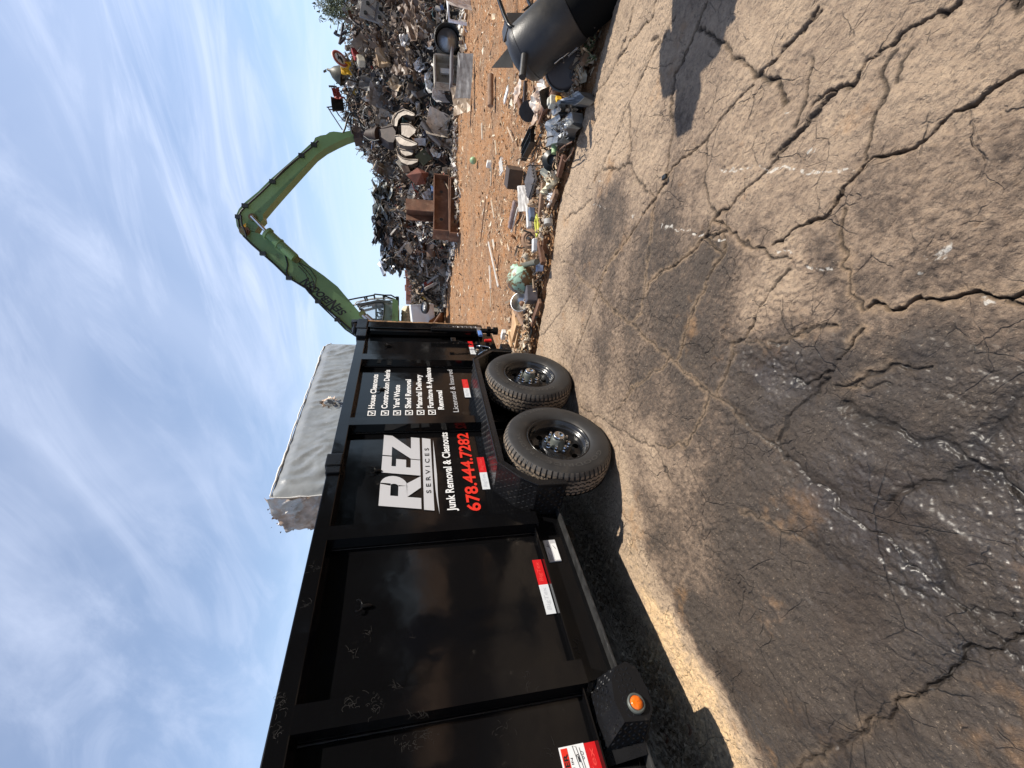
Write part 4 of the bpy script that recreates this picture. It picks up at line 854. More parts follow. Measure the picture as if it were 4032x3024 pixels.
HXw = FW.x * np.cos(HA) * HRr + RT.x * np.sin(HA) * HRr; HYw = FW.y * np.cos(HA) * HRr + RT.y * np.sin(HA) * HRr
core = grid_obj('heap_core', HXw, HYw, HZ - .05, MT['core']); tag(core, 'dark packed mass of dirt and metal under the tangled scrap heap', 'scrap heap', kind='stuff')
def heap_hit(X, Y, out=.12):
    """where the line of sight at a picture point meets the heap"""
    a, e = azel(X, Y); rb, rc, zc = heap_prof(a); lo, hi = float(rb) - 1.0, float(rc)
    for _ in range(40):
        mid = (lo + hi) / 2
        if HC + e * mid > float(heap_z(a, mid)): lo = mid
        else: hi = mid
    r = lo - out; return PA(a, r, max(.02, HC + e * r)), r
PAL = [((.035, .034, .034), 10), ((.10, .082, .068), 16), ((.19, .17, .15), 20), ((.34, .32, .30), 18), ((.52, .49, .45), 12), ((.74, .71, .66), 6), ((.17, .09, .055), 12), ((.12, .07, .045), 12), ((.38, .29, .20), 12), ((.24, .18, .13), 16), ((.08, .22, .24), 1), ((.40, .05, .03), 1), ((.07, .14, .30), 1), ((.45, .30, .06), 1)]
PC = [p[0] for p in PAL]; PW = [p[1] for p in PAL]
R3 = random.Random(11)
def rvec(): 
    while 1:
        v = Vector((R3.uniform(-1, 1), R3.uniform(-1, 1), R3.uniform(-1, 1)))
        if .1 < v.length < 1: return v.normalized()
def piece(mb, p, s_, col, kind, flat=0):
    a = rvec(); 
    if flat: a = (a * (1 - flat) + Vector((R3.uniform(-1, 1), R3.uniform(-1, 1), 0)) * flat).normalized()
    b_ = a.cross(Vector((R3.uniform(-.5, .5), R3.uniform(-.5, .5), 1)) if flat else rvec()).normalized(); c_ = a.cross(b_)
    if kind == 'sheet':                                   # bent, crumpled sheet
        n = R3.choice((2, 3, 4)); w = s_ * R3.uniform(.4, 1); l = s_; vs = []; cv = R3.uniform(-.8, .8)
        for i in range(n + 1):
            for j in range(n + 1):
                u, v = i / n - .5, j / n - .5
                vs.append(p + a * (u * l * R3.uniform(.85, 1.1)) + b_ * (v * w * R3.uniform(.8, 1.15)) + c_ * (cv * l * (u * u - .1) + R3.uniform(-.09, .09) * s_))
        mb.add(vs, [(i * (n + 1) + j, (i + 1) * (n + 1) + j, (i + 1) * (n + 1) + j + 1, i * (n + 1) + j + 1) for i in range(n) for j in range(n)], col)
    elif kind == 'box': mb.obox(p, a, b_, c_, s_ * .5, s_ * R3.uniform(.12, .4), s_ * R3.uniform(.08, .3), col)
    elif kind == 'bar': mb.obox(p, a, b_, c_, s_ * .9, s_ * R3.uniform(.02, .07) + .008, s_ * R3.uniform(.015, .05) + .006, col)
    elif kind == 'angle':
        w = s_ * .08 + .01; L = s_ * .9
        mb.add([p - a * L, p + a * L, p + a * L + b_ * w, p - a * L + b_ * w, p + a * L + c_ * w, p - a * L + c_ * w], [(0, 1, 2, 3), (0, 1, 4, 5)], col)
    elif kind == 'tube':
        P = [p - a * s_ * .9, p + c_ * R3.uniform(-.15, .15) * s_, p + a * s_ * .9 + b_ * R3.uniform(-.4, .4) * s_]; mb.tube(P, s_ * R3.uniform(.015, .045) + .006, 6, col)
    elif kind == 'wire':
        P = [p]; d = a.copy()
        for _ in range(7): d = (d + rvec() * .55).normalized(); P.append(P[-1] + d * s_ * .28)
        mb.tube(P, R3.uniform(.005, .012), 4, col)
    elif kind == 'shard':
        k = R3.choice((3, 4, 5)); vs = [p + a * math.cos(q * 6.28 / k) * s_ * R3.uniform(.3, .6) + b_ * math.sin(q * 6.28 / k) * s_ * R3.uniform(.3, .6) + c_ * R3.uniform(-.05, .05) * s_ for q in range(k)]
        mb.add(vs, [tuple(range(k))], col)
    elif kind == 'can': mb.cyl(p - a * s_ * .4, p + a * s_ * .4, s_ * R3.uniform(.15, .3), None, 9, col, cap=R3.random() < .6)
KD = ['sheet', 'box', 'bar', 'angle', 'tube', 'wire', 'shard', 'can']; KW = [28, 6, 14, 10, 12, 16, 18, 3]
tangle = MB()
for i in range(14500):
    a = R3.uniform(A0_ + .02, A1_ - .01); u = R3.random(); rb, rc, zc = heap_prof(a); rb, rc, zc = float(rb), float(rc), float(zc)
    s_ = u ** .9 * 1.02; r = rb + (rc - rb) * s_; z = float(heap_z(a, r)); 
    size = min(.75, R3.lognormvariate(-2.0, .62)) * (.6 + .4 * min(1, r / 14)) * (.8 if a > .4 else 1)
    if s_ > .93: size *= .8
    col = R3.choices(PC, PW)[0]; az_u = a
    # a dusty, brown hollow on the right
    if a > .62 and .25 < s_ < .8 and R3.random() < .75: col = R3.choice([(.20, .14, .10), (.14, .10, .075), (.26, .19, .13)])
    if -.02 < a < .18 and s_ > .35: col = R3.choice([(.10, .10, .10), (.04, .04, .04), (.30, .30, .30), (.55, .55, .55), (.2, .19, .18)]) if R3.random() < .7 else col
    f = R3.uniform(.75, 1.25); col = tuple(min(.85, c * f) for c in col)
    piece(tangle, PA(a, r - R3.uniform(-.08, .14), z + R3.uniform(-.12, .10)), size, col, R3.choices(KD, KW)[0])
for i in range(2600):                                    # foot of the heap: small pale bits spilling out
    a = R3.uniform(A0_ + .02, A1_ - .01); rb, rc, zc = heap_prof(a); r = float(rb) - abs(R3.gauss(0, .55)) + .2
    col = R3.choice([(.7, .66, .58), (.45, .38, .29), (.2, .14, .1), (.55, .5, .44), (.3, .28, .26), (.75, .73, .7)])
    piece(tangle, PA(a, r, R3.uniform(.0, .08)), R3.uniform(.04, .2), col, R3.choice(['shard', 'sheet', 'bar', 'box']), .7)
for i in range(260):                                     # rods and wires standing out of the crest
    a = R3.uniform(A0_ + .02, A1_ - .35); rb, rc, zc = heap_prof(a); d = (rvec() + Vector((0, 0, .8))).normalized(); p = PA(a, float(rc) - .1, float(zc) - .15); L = R3.uniform(.15, .5) * (1 if a > .35 else .5)
    tangle.tube([p, p + d * L * .6, p + (d + rvec() * .3) * L], R3.uniform(.006, .014), 4, R3.choice(PC[:8]))
o = tangle.build('scrap_tangle', MT['scrap']); tag(o, 'tangled grey and brown scrap metal sheets, bars and wires covering the heap', 'scrap', kind='stuff')
# litter on the dirt: chips, splinters, shreds
lit = MB(); LC = [(.56, .42, .27), (.64, .51, .35), (.50, .36, .22), (.40, .24, .13), (.25, .14, .08), (.68, .60, .48), (.10, .07, .05), (.55, .42, .28)]
def chip(p, s_, col, tilt=.35):
    a = Vector((R3.uniform(-1, 1), R3.uniform(-1, 1), R3.uniform(-tilt, tilt))).normalized(); b_ = a.cross(Vector((R3.uniform(-tilt, tilt), R3.uniform(-tilt, tilt), 1))).normalized(); c_ = a.cross(b_)
    L = s_ * R3.uniform(.5, 1.3); w = s_ * R3.uniform(.12, .5); lit.add([p - a * L - b_ * w, p + a * L - b_ * w * R3.uniform(.3, 1), p + a * L * R3.uniform(.7, 1) + b_ * w, p - a * L * .9 + b_ * w, p + c_ * s_ * .25], [(0, 1, 4), (1, 2, 4), (2, 3, 4), (3, 0, 4)], col)
def dz(x, y):
    return float((fbm(np.array([x * .35]), np.array([y * .35]), 3, 2)[0] - .5) * .10 + (fbm(np.array([x * 3.]), np.array([y * 3.]), 4, 4)[0] - .5) * .06) - .03
n_ = 34000; th = NR.uniform(-.95, 1.0, n_); rr_ = 4.0 * (17 / 4.0) ** NR.uniform(0, 1, n_)
px_ = FW.x * np.cos(th) * rr_ + RT.x * np.sin(th) * rr_; py_ = FW.y * np.cos(th) * rr_ + RT.y * np.sin(th) * rr_
zz_ = (fbm(px_ * .35, py_ * .35, 3, 2) - .5) * .10 + (fbm(px_ * 3, py_ * 3, 4, 4) - .5) * .06 + (fbm(px_ * 12, py_ * 12, 3, 6) - .5) * .035 - .035
dens = ss(fbm(px_ * .7, py_ * .7, 3, 50), .35, .6)
for x, y, z, r, dn_ in zip(px_, py_, zz_, rr_, dens):
    e = float(np.interp(x, EX, EY))
    if y < e + .05: continue
    if R3.random() > .35 + .65 * dn_: continue
    chip(Vector((x, y, z + .006)), R3.lognormvariate(-4.1, .6) * (.75 + r * .05), R3.choice(LC))
# a thick band of broken bits piled along the pad's edge
n_ = 9500; xs = NR.uniform(-2.9, 2.6, n_); of = np.abs(NR.normal(0, .5, n_)) + .02
for x, of_ in zip(xs, of):
    y = float(np.interp(x, EX, EY)) + of_; hgt = .09 * math.exp(-(of_ / .45) ** 2)
    f = R3.random(); p = Vector((x, y, hgt * R3.random() ** .5 - .01))
    if f < .80: chip(p, R3.lognormvariate(-4.0, .55), R3.choice(LC), .8)
    elif f < .92: piece(lit, p, R3.uniform(.02, .10), R3.choice([(.30, .22, .15), (.12, .08, .05), (.5, .38, .26), (.62, .55, .43), (.2, .12, .07), (.36, .30, .24)]), R3.choice(['bar', 'shard', 'sheet', 'box']), .6)
    elif f < .935: piece(lit, p, R3.uniform(.05, .12), (.06, .045, .035), 'wire')
o = lit.build('chip_litter', MT['litter']); tag(o, 'pale wood and plastic chips strewn over the orange dirt', 'litter', kind='stuff')
# ------------------------------------------------------------------ material handler (green boom over the heap)
Z5 = lambda x, y: (900 + x / 1.84375, 450 + y / 1.84375)
def plane_pts(pts, D, conv=Z5): return [dp(*conv(x, y), D) for x, y in pts]
DB = 15.6
mh = thing('material_handler', 'green material handler with bent two-part boom and grey cab behind the scrap heap', 'crane', (*(PA(-.07, 18.0))[:2], 0))
def slab(pts, D, th, name, m, par=mh, conv=Z5):
    P = plane_pts(pts, D, conv); mb = MB(); mb.prism([p - FW * th / 2 for p in P], FW * th); return mb.build(name, m, par)
boom = slab([(187, 868), (235, 882), (330, 922), (400, 962), (500, 1042), (545, 1062), (600, 1112), (700, 1182), (800, 1262), (870, 1345), (960, 1450), (1060, 1530), (1150, 1610), (1120, 1720), (1010, 1700), (920, 1602), (850, 1555), (790, 1488), (700, 1408), (630, 1328), (560, 1258), (430, 1178), (330, 1080), (250, 1010), (180, 945), (128, 895)], DB, .46, 'boom', MT['green'])
stick = slab([(905, 140), (870, 146), (830, 156), (800, 152), (770, 149), (740, 154), (715, 172), (676, 178), (637, 194), (629, 217), (590, 250), (540, 297), (440, 385), (320, 490), (230, 580), (130, 662), (92, 705), (76, 740), (70, 780), (76, 825), (98, 868), (125, 893), (160, 893), (185, 860), (205, 870), (240, 808), (268, 776), (262, 745), (330, 665), (400, 585), (540, 430), (640, 322), (710, 270), (790, 228), (860, 196), (912, 178)], DB - .02, .40, 'stick', MT['green'])
for x, y, r, par in ((138, 868, .17, stick), (195, 770, .13, stick), (505, 1068, .14, boom), (978, 1460, .13, boom)):
    c_ = dp(*Z5(x, y), DB); mb = MB(); mb.cyl(c_ - FW * .30, c_ + FW * .30, r * .9, n=20); mb.cyl(c_ - FW * .33, c_ - FW * .30, r * .55, n=14); mb.build('pin', MT['greend'], par)
mb = MB(); a, b_, c_ = dp(*Z5(197, 772), DB), dp(*Z5(305, 885), DB), dp(*Z5(503, 1066), DB)
mb.cyl(a - FW * .38, b_ - FW * .38, .055, n=12); cyl_rod = mb.build('cylinder_rod', MT['chrome'], boom)
mb = MB(); mb.cyl(b_ - FW * .38, c_ - FW * .38, .15, n=16); mb.cyl(b_ - FW * .38, b_ - FW * .38 + (c_ - b_) * .08, .19, n=16); mb.cyl(b_ - FW * .38 + (c_ - b_) * .42, b_ - FW * .38 + (c_ - b_) * .46, .175, n=16); mb.build('cylinder_barrel', MT['green'], boom)
mb = MB(); a, b_ = dp(*Z5(975, 1458), DB - .4), dp(*Z5(1090, 1560), DB - .4); mb.cyl(a, b_, .07, n=12); mb.cyl(a + (b_ - a) * .0 + Vector((0, 0, -.1)), b_ + Vector((0, 0, -.12)), .07, n=12); mb.build('lift_cylinder', MT['steel'], boom)
def hose(pts, r=.026, par=boom, D=DB - .27): mb = MB(); mb.tube(plane_pts(pts, D), r, 6); mb.build('hose', MT['hose'], par)
hose([(925, 1612), (850, 1562), (790, 1500), (700, 1415), (640, 1355), (600, 1310), (585, 1270), (520, 1235), (440, 1192), (420, 1150), (430, 1090), (410, 1010), (385, 975), (320, 930)])
hose([(930, 1600), (800, 1488), (640, 1340), (590, 1300), (560, 1262), (430, 1182), (330, 1085), (250, 1015), (170, 945), (110, 885), (78, 820), (68, 750), (90, 705), (135, 660), (225, 580), (320, 488), (430, 385), (530, 296), (620, 225), (650, 192)], .03)
hose([(510, 1080), (560, 1130), (600, 1180), (625, 1240), (605, 1300), (585, 1290), (590, 1230), (560, 1160), (505, 1100)], .012); hose([(512, 1075), (590, 1120), (635, 1190), (625, 1260), (600, 1305)], .012)
hose([(320, 488), (400, 405), (470, 345), (540, 293)], .03, stick, DB - .38); hose([(130, 890), (120, 850), (96, 800), (90, 740)], .03, stick, DB - .4)
for x, y in ((320, 490), (530, 300), (120, 664), (620, 222), (250, 1012), (440, 1190), (650, 1360), (790, 1492), (72, 745)):
    mb = MB(); c_ = dp(*Z5(x, y), DB - .36); mb.obox(c_, RT, UPZ, FW, .06, .09, .05); mb.build('hose_clamp', MT['hose'], boom if y > 700 else stick)
# maker's name along the boom
vs, fs, a, b_, c_, d_ = glyphs('seNebogeN'.upper(), .02)
p0, p1 = dp(*Z5(868, 1432), DB - .245), dp(*Z5(578, 1186), DB - .245); ex = (p1 - p0); up = (dp(*Z5(808, 1400), DB - .245) - dp(*Z5(868, 1432), DB - .245)); up = up - ex * (up.dot(ex) / ex.length_squared); up = up.normalized() * .34
def name_t(s, t0, t1, hgt, base=0.0):
    vs, fs, a, b_, c_, d_ = glyphs(s, .028); mb.add([p0 + ex * (t0 + (t1 - t0) * (u - a) / (b_ - a)) + up * (base + hgt * (v - c_) / (d_ - c_)) + ex.normalized() * (.22 * .42 * (v - c_) / (d_ - c_)) for u, v in vs], fs)
mb = MB(); name_t('SE', 0, .20, .72, .12); name_t('N', .205, .335, 1.1, -.1); name_t('EBOGE', .35, .86, .72, .12); name_t('N', .875, 1.0, 1.0, .0); mb.build('boom_lettering', MT['black'], boom)
mb = MB(); q = dp(*Z5(125, 818), DB - .36); mb.add([q, q + UPZ * .14, q + RT * .12], [(0, 1, 2)]); mb.build('warning_triangle', MT['yel'] if 'yel' in MT else MT['amber'], stick)
# cab
Zc = lambda x, y: (1350 + x / 5.53, 1150 + y / 5.53)
DCb = 17.6
mb = MB()
body_o = [(350, 352), (285, 292), (400, 252), (560, 212), (700, 178), (860, 166), (1000, 190), (1100, 240), (1100, 700), (1100, 800), (780, 800), (600, 700)]
win = [(352, 340), (420, 302), (500, 280), (680, 237), (840, 230), (885, 250), (903, 300), (890, 500), (850, 680), (760, 700), (650, 620), (560, 560), (470, 470), (400, 400)]
Po = plane_pts(body_o, DCb, Zc); Pw = plane_pts(win, DCb, Zc)
ctr = sum(Pw, Vector((0, 0, 0))) / len(Pw)
def angk(p): d = p - ctr; return math.atan2(d.z, d.dot(RT))
N_ = 72
def raycast(poly, th):
    d = Vector((math.cos(th), math.sin(th))); best = None; q = [((p - ctr).dot(RT), (p - ctr).z) for p in poly]
    for (x0, y0), (x1, y1) in zip(q, q[1:] + q[:1]):
        ex_, ey_ = x1 - x0, y1 - y0; den = d.x * ey_ - d.y * ex_
        if abs(den) < 1e-9: continue
        t_ = (x0 * ey_ - y0 * ex_) / den; u_ = (x0 * d.y - y0 * d.x) / den
        if t_ > 0 and -1e-6 <= u_ <= 1 + 1e-6 and (best is None or t_ > best): best = t_
    return ctr + RT * (d.x * best) + UPZ * (d.y * best)
ring_o = [raycast(Po, 2 * math.pi * k / N_) for k in range(N_)]; ring_w = [raycast(Pw, 2 * math.pi * k / N_) for k in range(N_)]
for off in (-.0, 1.3):
    vs = [p + FW * off for p in ring_o] + [p + FW * off for p in ring_w] + [p + FW * (off + .06) for p in ring_w]
    mb.add(vs, [(k, (k + 1) % N_, N_ + (k + 1) % N_, N_ + k) for k in range(N_)] + [(N_ + k, N_ + (k + 1) % N_, 2 * N_ + (k + 1) % N_, 2 * N_ + k) for k in range(N_)])
mb.add([p for p in ring_o] + [p + FW * 1.3 for p in ring_o], [(k, (k + 1) % N_, N_ + (k + 1) % N_, N_ + k) for k in range(N_) if (ring_o[k].z + ring_o[(k + 1) % N_].z) / 2 < ctr.z + .15 or k > 0 and ring_o[k].z > ctr.z + .75])
cab = mb.build('cab', MT['cab'], mh)
mb = MB(); mb.tube([p - FW * .01 for p in ring_w] + [ring_w[0] - FW * .01], .03, 6); mb.build('window_seal', MT['hose'], cab)
mb = MB(); mb.add([p + FW * .04 for p in ring_w], [tuple(range(N_))]); mb.build('window_pane', MT['glassd'], cab)
mb = MB(); P = lambda x, y, o=.6: dp(*Zc(x, y), DCb) + FW * o
mb.prism([P(760, 290), P(860, 330), P(880, 370), P(830, 350), P(740, 320)], FW * .5); mb.prism([P(880, 340), P(885, 480), P(770, 420), P(770, 400), P(860, 380)], FW * .5); mb.build('seat', MT['hose'], cab)
mb = MB()
for l in ([(710, 240), (712, 660)], [(710, 410), (800, 430), (860, 400)], [(720, 430), (760, 520), (850, 510)], [(650, 570), (720, 560)], [(365, 335), (450, 370)]): mb.tube([P(x, y, .3) for x, y in l], .035, 6)
mb.prism([P(720, 530), P(860, 500), P(850, 640), P(800, 690), P(720, 640)], FW * .3); mb.build('controls', MT['hose'], cab)
mb = MB()
for o in (0, 1.2):
    for l in ([(120, 172), (300, 135), (500, 100), (680, 66), (690, 45), (900, 68), (1050, 68), (1130, 115), (1200, 130)], [(680, 50), (695, 165)], [(880, 70), (885, 160)], [(470, 110), (500, 205)], [(510, 100), (540, 195)], [(920, 90), (1040, 130), (1130, 160)]): mb.tube([P(x, y, o) for x, y in l], .032, 6)
mb.prism([P(865, 70, 0), P(925, 70, 0), P(925, 160, 0), P(865, 160, 0)], FW * .08); mb.build('roof_guard', MT['hose'], cab)
mb = MB()
for o in (0, 1.2):
    mb.tube([P(x, y, o) for x, y in [(275, 290), (270, 245), (300, 215), (420, 185), (580, 155), (700, 135), (860, 125), (1000, 145), (1090, 180), (1100, 235)]], .026, 6); mb.tube([P(x, y, o) for x, y in [(300, 260), (430, 200), (600, 168), (780, 148), (900, 150)]], .02, 6)
mb.build('handrail', MT['piping'], cab)
mb = MB(); mb.prism([P(840, 645, -.06), P(960, 645, -.06), P(1010, 665, -.06), P(1000, 680, -.06), P(840, 668, -.06)], FW * .05); mb.build('door_handle', MT['hose'], cab)
o_ = slab([(1100, 235), (1218, 300), (1218, 1150), (1100, 1150)], DCb + .3, 2.2, 'upper_deck', MT['green'], mh, Zc)
slab([(1155, 120), (1222, 122), (1222, 290), (1155, 240)], DCb + .3, .5, 'deck_post', MT['hose'], mh, Zc)
# pedestal and undercarriage (hidden behind the heap and the trailer)
q = dp(*Zc(1218, 1080), DCb + 1.2); mb = MB(); mb.cyl((q.x, q.y, .6), (q.x, q.y, q.z - .02), .9, n=24); mb.box((q.x - 1.0, q.y - 1.2, .35), (q.x + 1.0, q.y + 1.2, .8))
for i in (-1, 1):
    for j in (-1, 1): mb.cyl((q.x + i * .8, q.y + j * 1.0, .55), (q.x + i * 1.2, q.y + j * 1.0, .55), .55, n=20)
mb.build('undercarriage', MT['hose'], mh)
# grapple hanging from the stick
ZG = lambda x, y: (1350 + x / 3.3175, 400 + y / 3.3175)
DG = DB - .1
G = lambda x, y, o=0: dp(*ZG(x, y), DG - .1 - max(0, x - 240) / 740 * 1.35) + FW * (o * .6)
gr_ = MB(); gr_.prism([G(130, 375, -.25), G(240, 365, -.25), G(250, 500, -.25), G(150, 515, -.25)], FW * .5)
gr_.cyl(G(240, 440), G(330, 440), .12, n=14); gr_.cyl(G(330, 430), G(470, 440), .17, .22, n=16); gr_.cyl(G(440, 375), G(650, 318), .05, n=8); gr_.cyl(G(455, 392), G(665, 345), .045, n=8); grap = gr_.build('grapple_link', MT['rustd'], mh)
mb = MB(); mb.prism([G(470, 395, -.25), G(660, 375, -.25), G(690, 420, -.25), G(690, 500, -.25), G(660, 565, -.25), G(600, 560, -.25), G(480, 480, -.25)], FW * .5); mb.cyl(G(450, 440), G(480, 440), .26, n=18); gb = mb.build('grapple_body', MT['rustd'], grap)
for pts, off, th, mk in (
 ([(640, 330), (636, 180), (672, 92), (748, 52), (832, 48), (905, 72), (915, 100), (882, 122), (850, 104), (790, 98), (735, 125), (705, 185), (695, 250), (680, 340)], .55, .22, 'tined'),
 ([(662, 330), (665, 235), (715, 160), (800, 118), (862, 140), (932, 175), (942, 196), (900, 200), (835, 182), (768, 200), (722, 255), (706, 335)], -.10, .34, 'tine'),
 ([(722, 330), (740, 285), (800, 255), (905, 212), (895, 235), (835, 262), (775, 292), (745, 330)], .25, .25, 'tine'),
 ([(765, 372), (870, 376), (905, 400), (962, 448), (942, 482), (862, 546), (800, 520), (768, 505)], -.55, .06, 'tine'),
 ([(688, 512), (745, 503), (812, 548), (905, 582), (974, 606), (966, 622), (900, 640), (805, 636), (745, 612), (708, 566)], -.45, .28, 'tine'),
 ([(738, 622), (800, 640), (932, 650), (905, 700), (822, 716), (770, 682)], -.05, .20, 'tine'),
 ([(703, 618), (728, 690), (780, 735), (862, 752), (988, 752), (982, 778), (905, 812), (840, 818), (762, 782), (716, 705)], .05, .26, 'tine')):
    P_ = [G(x, y, off) for x, y in pts]; mb = MB(); mb.prism(P_, FW * th); mb.tube(P_[:len(P_) // 2 + 1], .028, 5); tn = mb.build('tine', MT[mk], grap)
mb = MB(); mb.cyl(G(905, 95, .5), G(905, 95, .8), .06, n=12); mb.build('tine_pin', MT['rustd'], grap)
def ghose(pts, r=.03):
    mb = MB(); mb.tube([G(x, y, o) for x, y, o in pts], r, 6); mb.build('hose', MT['hose'], grap)
ghose([(10, 435, -.2), (40, 390, -.3), (70, 280, -.4), (110, 210, -.4), (160, 200, -.4), (200, 240, -.35), (240, 320, -.3), (290, 390, -.3)]); ghose([(130, 460, -.3), (110, 330, -.35), (120, 240, -.4), (160, 210, -.4), (210, 270, -.4), (250, 360, -.3), (320, 400, -.3)])
ghose([(280, 490, -.3), (350, 540, -.3), (420, 550, -.3), (480, 540, -.3)], .02)
# ------------------------------------------------------------------ helpers for single scrap pieces
def cmb(): return MB()
def facing(p, tilt=0, yaw=0, roll=0):
    """axes of a piece facing the yard: right, up, out towards the viewer"""
    r_ = Matrix.Rotation(rad(yaw), 3, 'Z') @ RT; o_ = Matrix.Rotation(rad(yaw), 3, 'Z') @ (-FW)
    m_ = Matrix.Rotation(rad(tilt), 3, r_); o_ = m_ @ o_; u_ = m_ @ UPZ
    m_ = Matrix.Rotation(rad(roll), 3, o_); return m_ @ r_, m_ @ u_, o_
def bent(p, ax, wid, hei, n=6, bend=.2, crump=.03, seed=1, taper=0, th=.006, cut=None):
    r_ = random.Random(seed); a, b_, c_ = ax; vs = []
    for i in range(n + 1):
        for j in range(n + 1):
            u, v = i / n - .5, j / n - .5
            w = wid * (1 - taper * (v + .5))
            vs.append(Vector(p) + a * (u * w + r_.uniform(-.3, .3) * crump) + b_ * (v * hei + r_.uniform(-.3, .3) * crump) + c_ * (bend * (u * u * 4 - .4) * wid + r_.uniform(-1, 1) * crump))
    fs = [(i * (n + 1) + j, (i + 1) * (n + 1) + j, (i + 1) * (n + 1) + j + 1, i * (n + 1) + j + 1) for i in range(n) for j in range(n)]
    mb = MB(); mb.add(vs, fs); mb.add([v - c_ * th for v in vs], [f[::-1] for f in fs])
    m_ = n + 1; ed = [i * m_ for i in range(n)] + [n * m_ + j for j in range(n)] + [(n - i) * m_ + n for i in range(n)] + [n - j for j in range(n)]
    N = len(vs); mb.add([v for v in vs] + [v - c_ * th for v in vs], [(ed[k], ed[(k + 1) % len(ed)], N + ed[(k + 1) % len(ed)], N + ed[k]) for k in range(len(ed))]); return mb
def colmb(mb, col): mb.c = [col] * len(mb.c); return mb
HS_ = lambda X, Y, o=.25: heap_hit(X, Y, o)
def szm(px, p): return px * (p - CAMP).dot(look) / (FPX * 3.9375)   # photo pixels to metres at p
def put(name, mb, m, label, cat, group=None, col=None, shade=None):
    if col: colmb(mb, col)
    return single(mb, name, MT[m], label, cat, group, shade)
# ---- pieces that stand out in the heap -------------------------------------------------------------
p, r = HS_(1338, 231, .5); ax = facing(p, 35, 15)       # round red sign
a, b_, c_ = ax; t_ = thing('prohibition_sign', 'round red-bordered prohibition sign with black crossed figure lying on top of the scrap heap', 'sign', p)
mb = MB(); mb.lathe(p, c_, [(.001, -.02), (.29, -.02), (.29, .0), (.27, .012), (.001, .012)], 32); mb.build('sign_disc', MT['piping'], t_)
mb = MB(); mb.lathe(p, c_, [(.20, .013), (.20, .02), (.285, .02), (.285, .0)], 32); mb.build('red_border', MT['faded_red'], t_)
mb = MB(); mb.obox(p + c_ * .018, a + b_, b_ - a, c_, .17, .02, .004); mb.obox(p + c_ * .022, a, b_, c_, .035, .09, .004); mb.obox(p + c_ * .026 + b_ * .03, a - b_ * .4, b_ + a * .4, c_, .10, .018, .004); mb.obox(p + c_ * .030 - b_ * .06, a + b_ * .7, b_ - a * .7, c_, .08, .018, .004); mb.build('sign_symbol', MT['black'], t_)
p, r = HS_(1364, 268, .45); ax = facing(p, 10, -20, 8); mb = bent(p, ax, .36, .36, 5, .25, .025, 4, th=.16); put('yellow_container', mb, 'yel', 'crumpled bright yellow plastic container beside the round red sign', 'container')
p, r = HS_(1332, 288, .35); mb = MB(); mb.lathe(p + Vector((0, 0, .12)), RT * .3 + UPZ, [(.001, .30), (.035, .28), (.05, .18), (.20, .04), (.30, -.15), (.31, -.30)], 16); mb.prism([p + Vector((0, 0, .40)), p + Vector((0, 0, .42)) + RT * .08, p + Vector((0, 0, .52)), p + Vector((0, 0, .50)) - RT * .06], FW * .03); put('funnel', mb, 'vc', 'dark olive funnel-shaped lid with a spout at the crest left of the sign', 'funnel', col=(.07, .065, .045))
p, r = HS_(1330, 372, .35); put('red_cloth', bent(p, facing(p, 15, 10, 30), .42, .3, 6, .4, .05, 8, th=.03), 'vc', 'crumpled dull red tarpaulin piece hanging at the crest between the funnel and black tub', 'tarpaulin', col=(.30, .05, .04))
p, r = HS_(1331, 412, .4); a, b_, c_ = facing(p, 0, 20, 6); mb = MB(); mb.lathe(p, b_, [(.001, -.2), (.19, -.2), (.24, .2), (.255, .2), (.255, .225), (.235, .22), (.18, -.17), (.001, -.17)], 18); put('tub', mb, 'vc', 'black plastic tub upright at the crest, next to a thin wire frame', 'tub', col=(.02, .022, .02))
def rods(name, pts_list, D, r, m, label, cat, col, conv=None):
    mb = MB()
    for pts in pts_list: mb.tube([dp(*(conv(x, y) if conv else (x, y)), D) for x, y in pts], r, 7)
    return put(name, mb, m, label, cat, col=col)
Z7 = lambda x, y: (1280 + x / 4.147, y / 4.147); Z6 = lambda x, y: (1250 + x / 2.765, y / 2.765)
def Dh(X, Y, o=.3): p, r = HS_(X, Y, o); return (p - CAMP).dot(FW)
rods('bent_pipe', [[(235, 715), (268, 560), (292, 385)], [(150, 535), (180, 560), (250, 590)], [(235, 715), (330, 620)], [(262, 570), (310, 530), (360, 520)], [(165, 545), (186, 505)]], Dh(1345, 150), .045, 'vc', 'dark bent pipe frame sticking out of the top of the heap against the sky', 'frame', (.05, .05, .06), Z7)
rods('bent_wire', [[(100, 1168), (180, 1158)], [(115, 1170), (150, 1230), (270, 1412)], [(120, 1190), (190, 1195)], [(200, 1200), (230, 1250), (265, 1290)]], Dh(1340, 450), .022, 'vc', 'thin grey wire frame leaning out past the crest beside the black tub', 'frame', (.12, .12, .14), Z6)
rods('rod', [[(60, 1408), (130, 1410), (190, 1418)]], Dh(1330, 345), .035, 'vc', 'short dark rod poking sideways out of the crest above the red tarpaulin', 'rod', (.06, .06, .07), Z7)
p, r = HS_(1408, 208, .3); put('red_box', bent(p, facing(p, 10, 10, 20), .34, .30, 4, .1, .03, 2, th=.15), 'vc', 'dark red crushed box in the upper heap above a cream box', 'box', col=(.28, .035, .03))
p, r = HS_(1422, 240, .32); mb = MB(); a, b_, c_ = facing(p, 5, 15, 15); mb.obox(p, a, b_, c_, .13, .11, .12, bev=.01); mb.obox(p + b_ * .12 + a * .02, a, b_, c_, .10, .012, .10); put('cream_box', mb, 'vc', 'small cream appliance box under the dark red box', 'box', col=(.62, .57, .46))
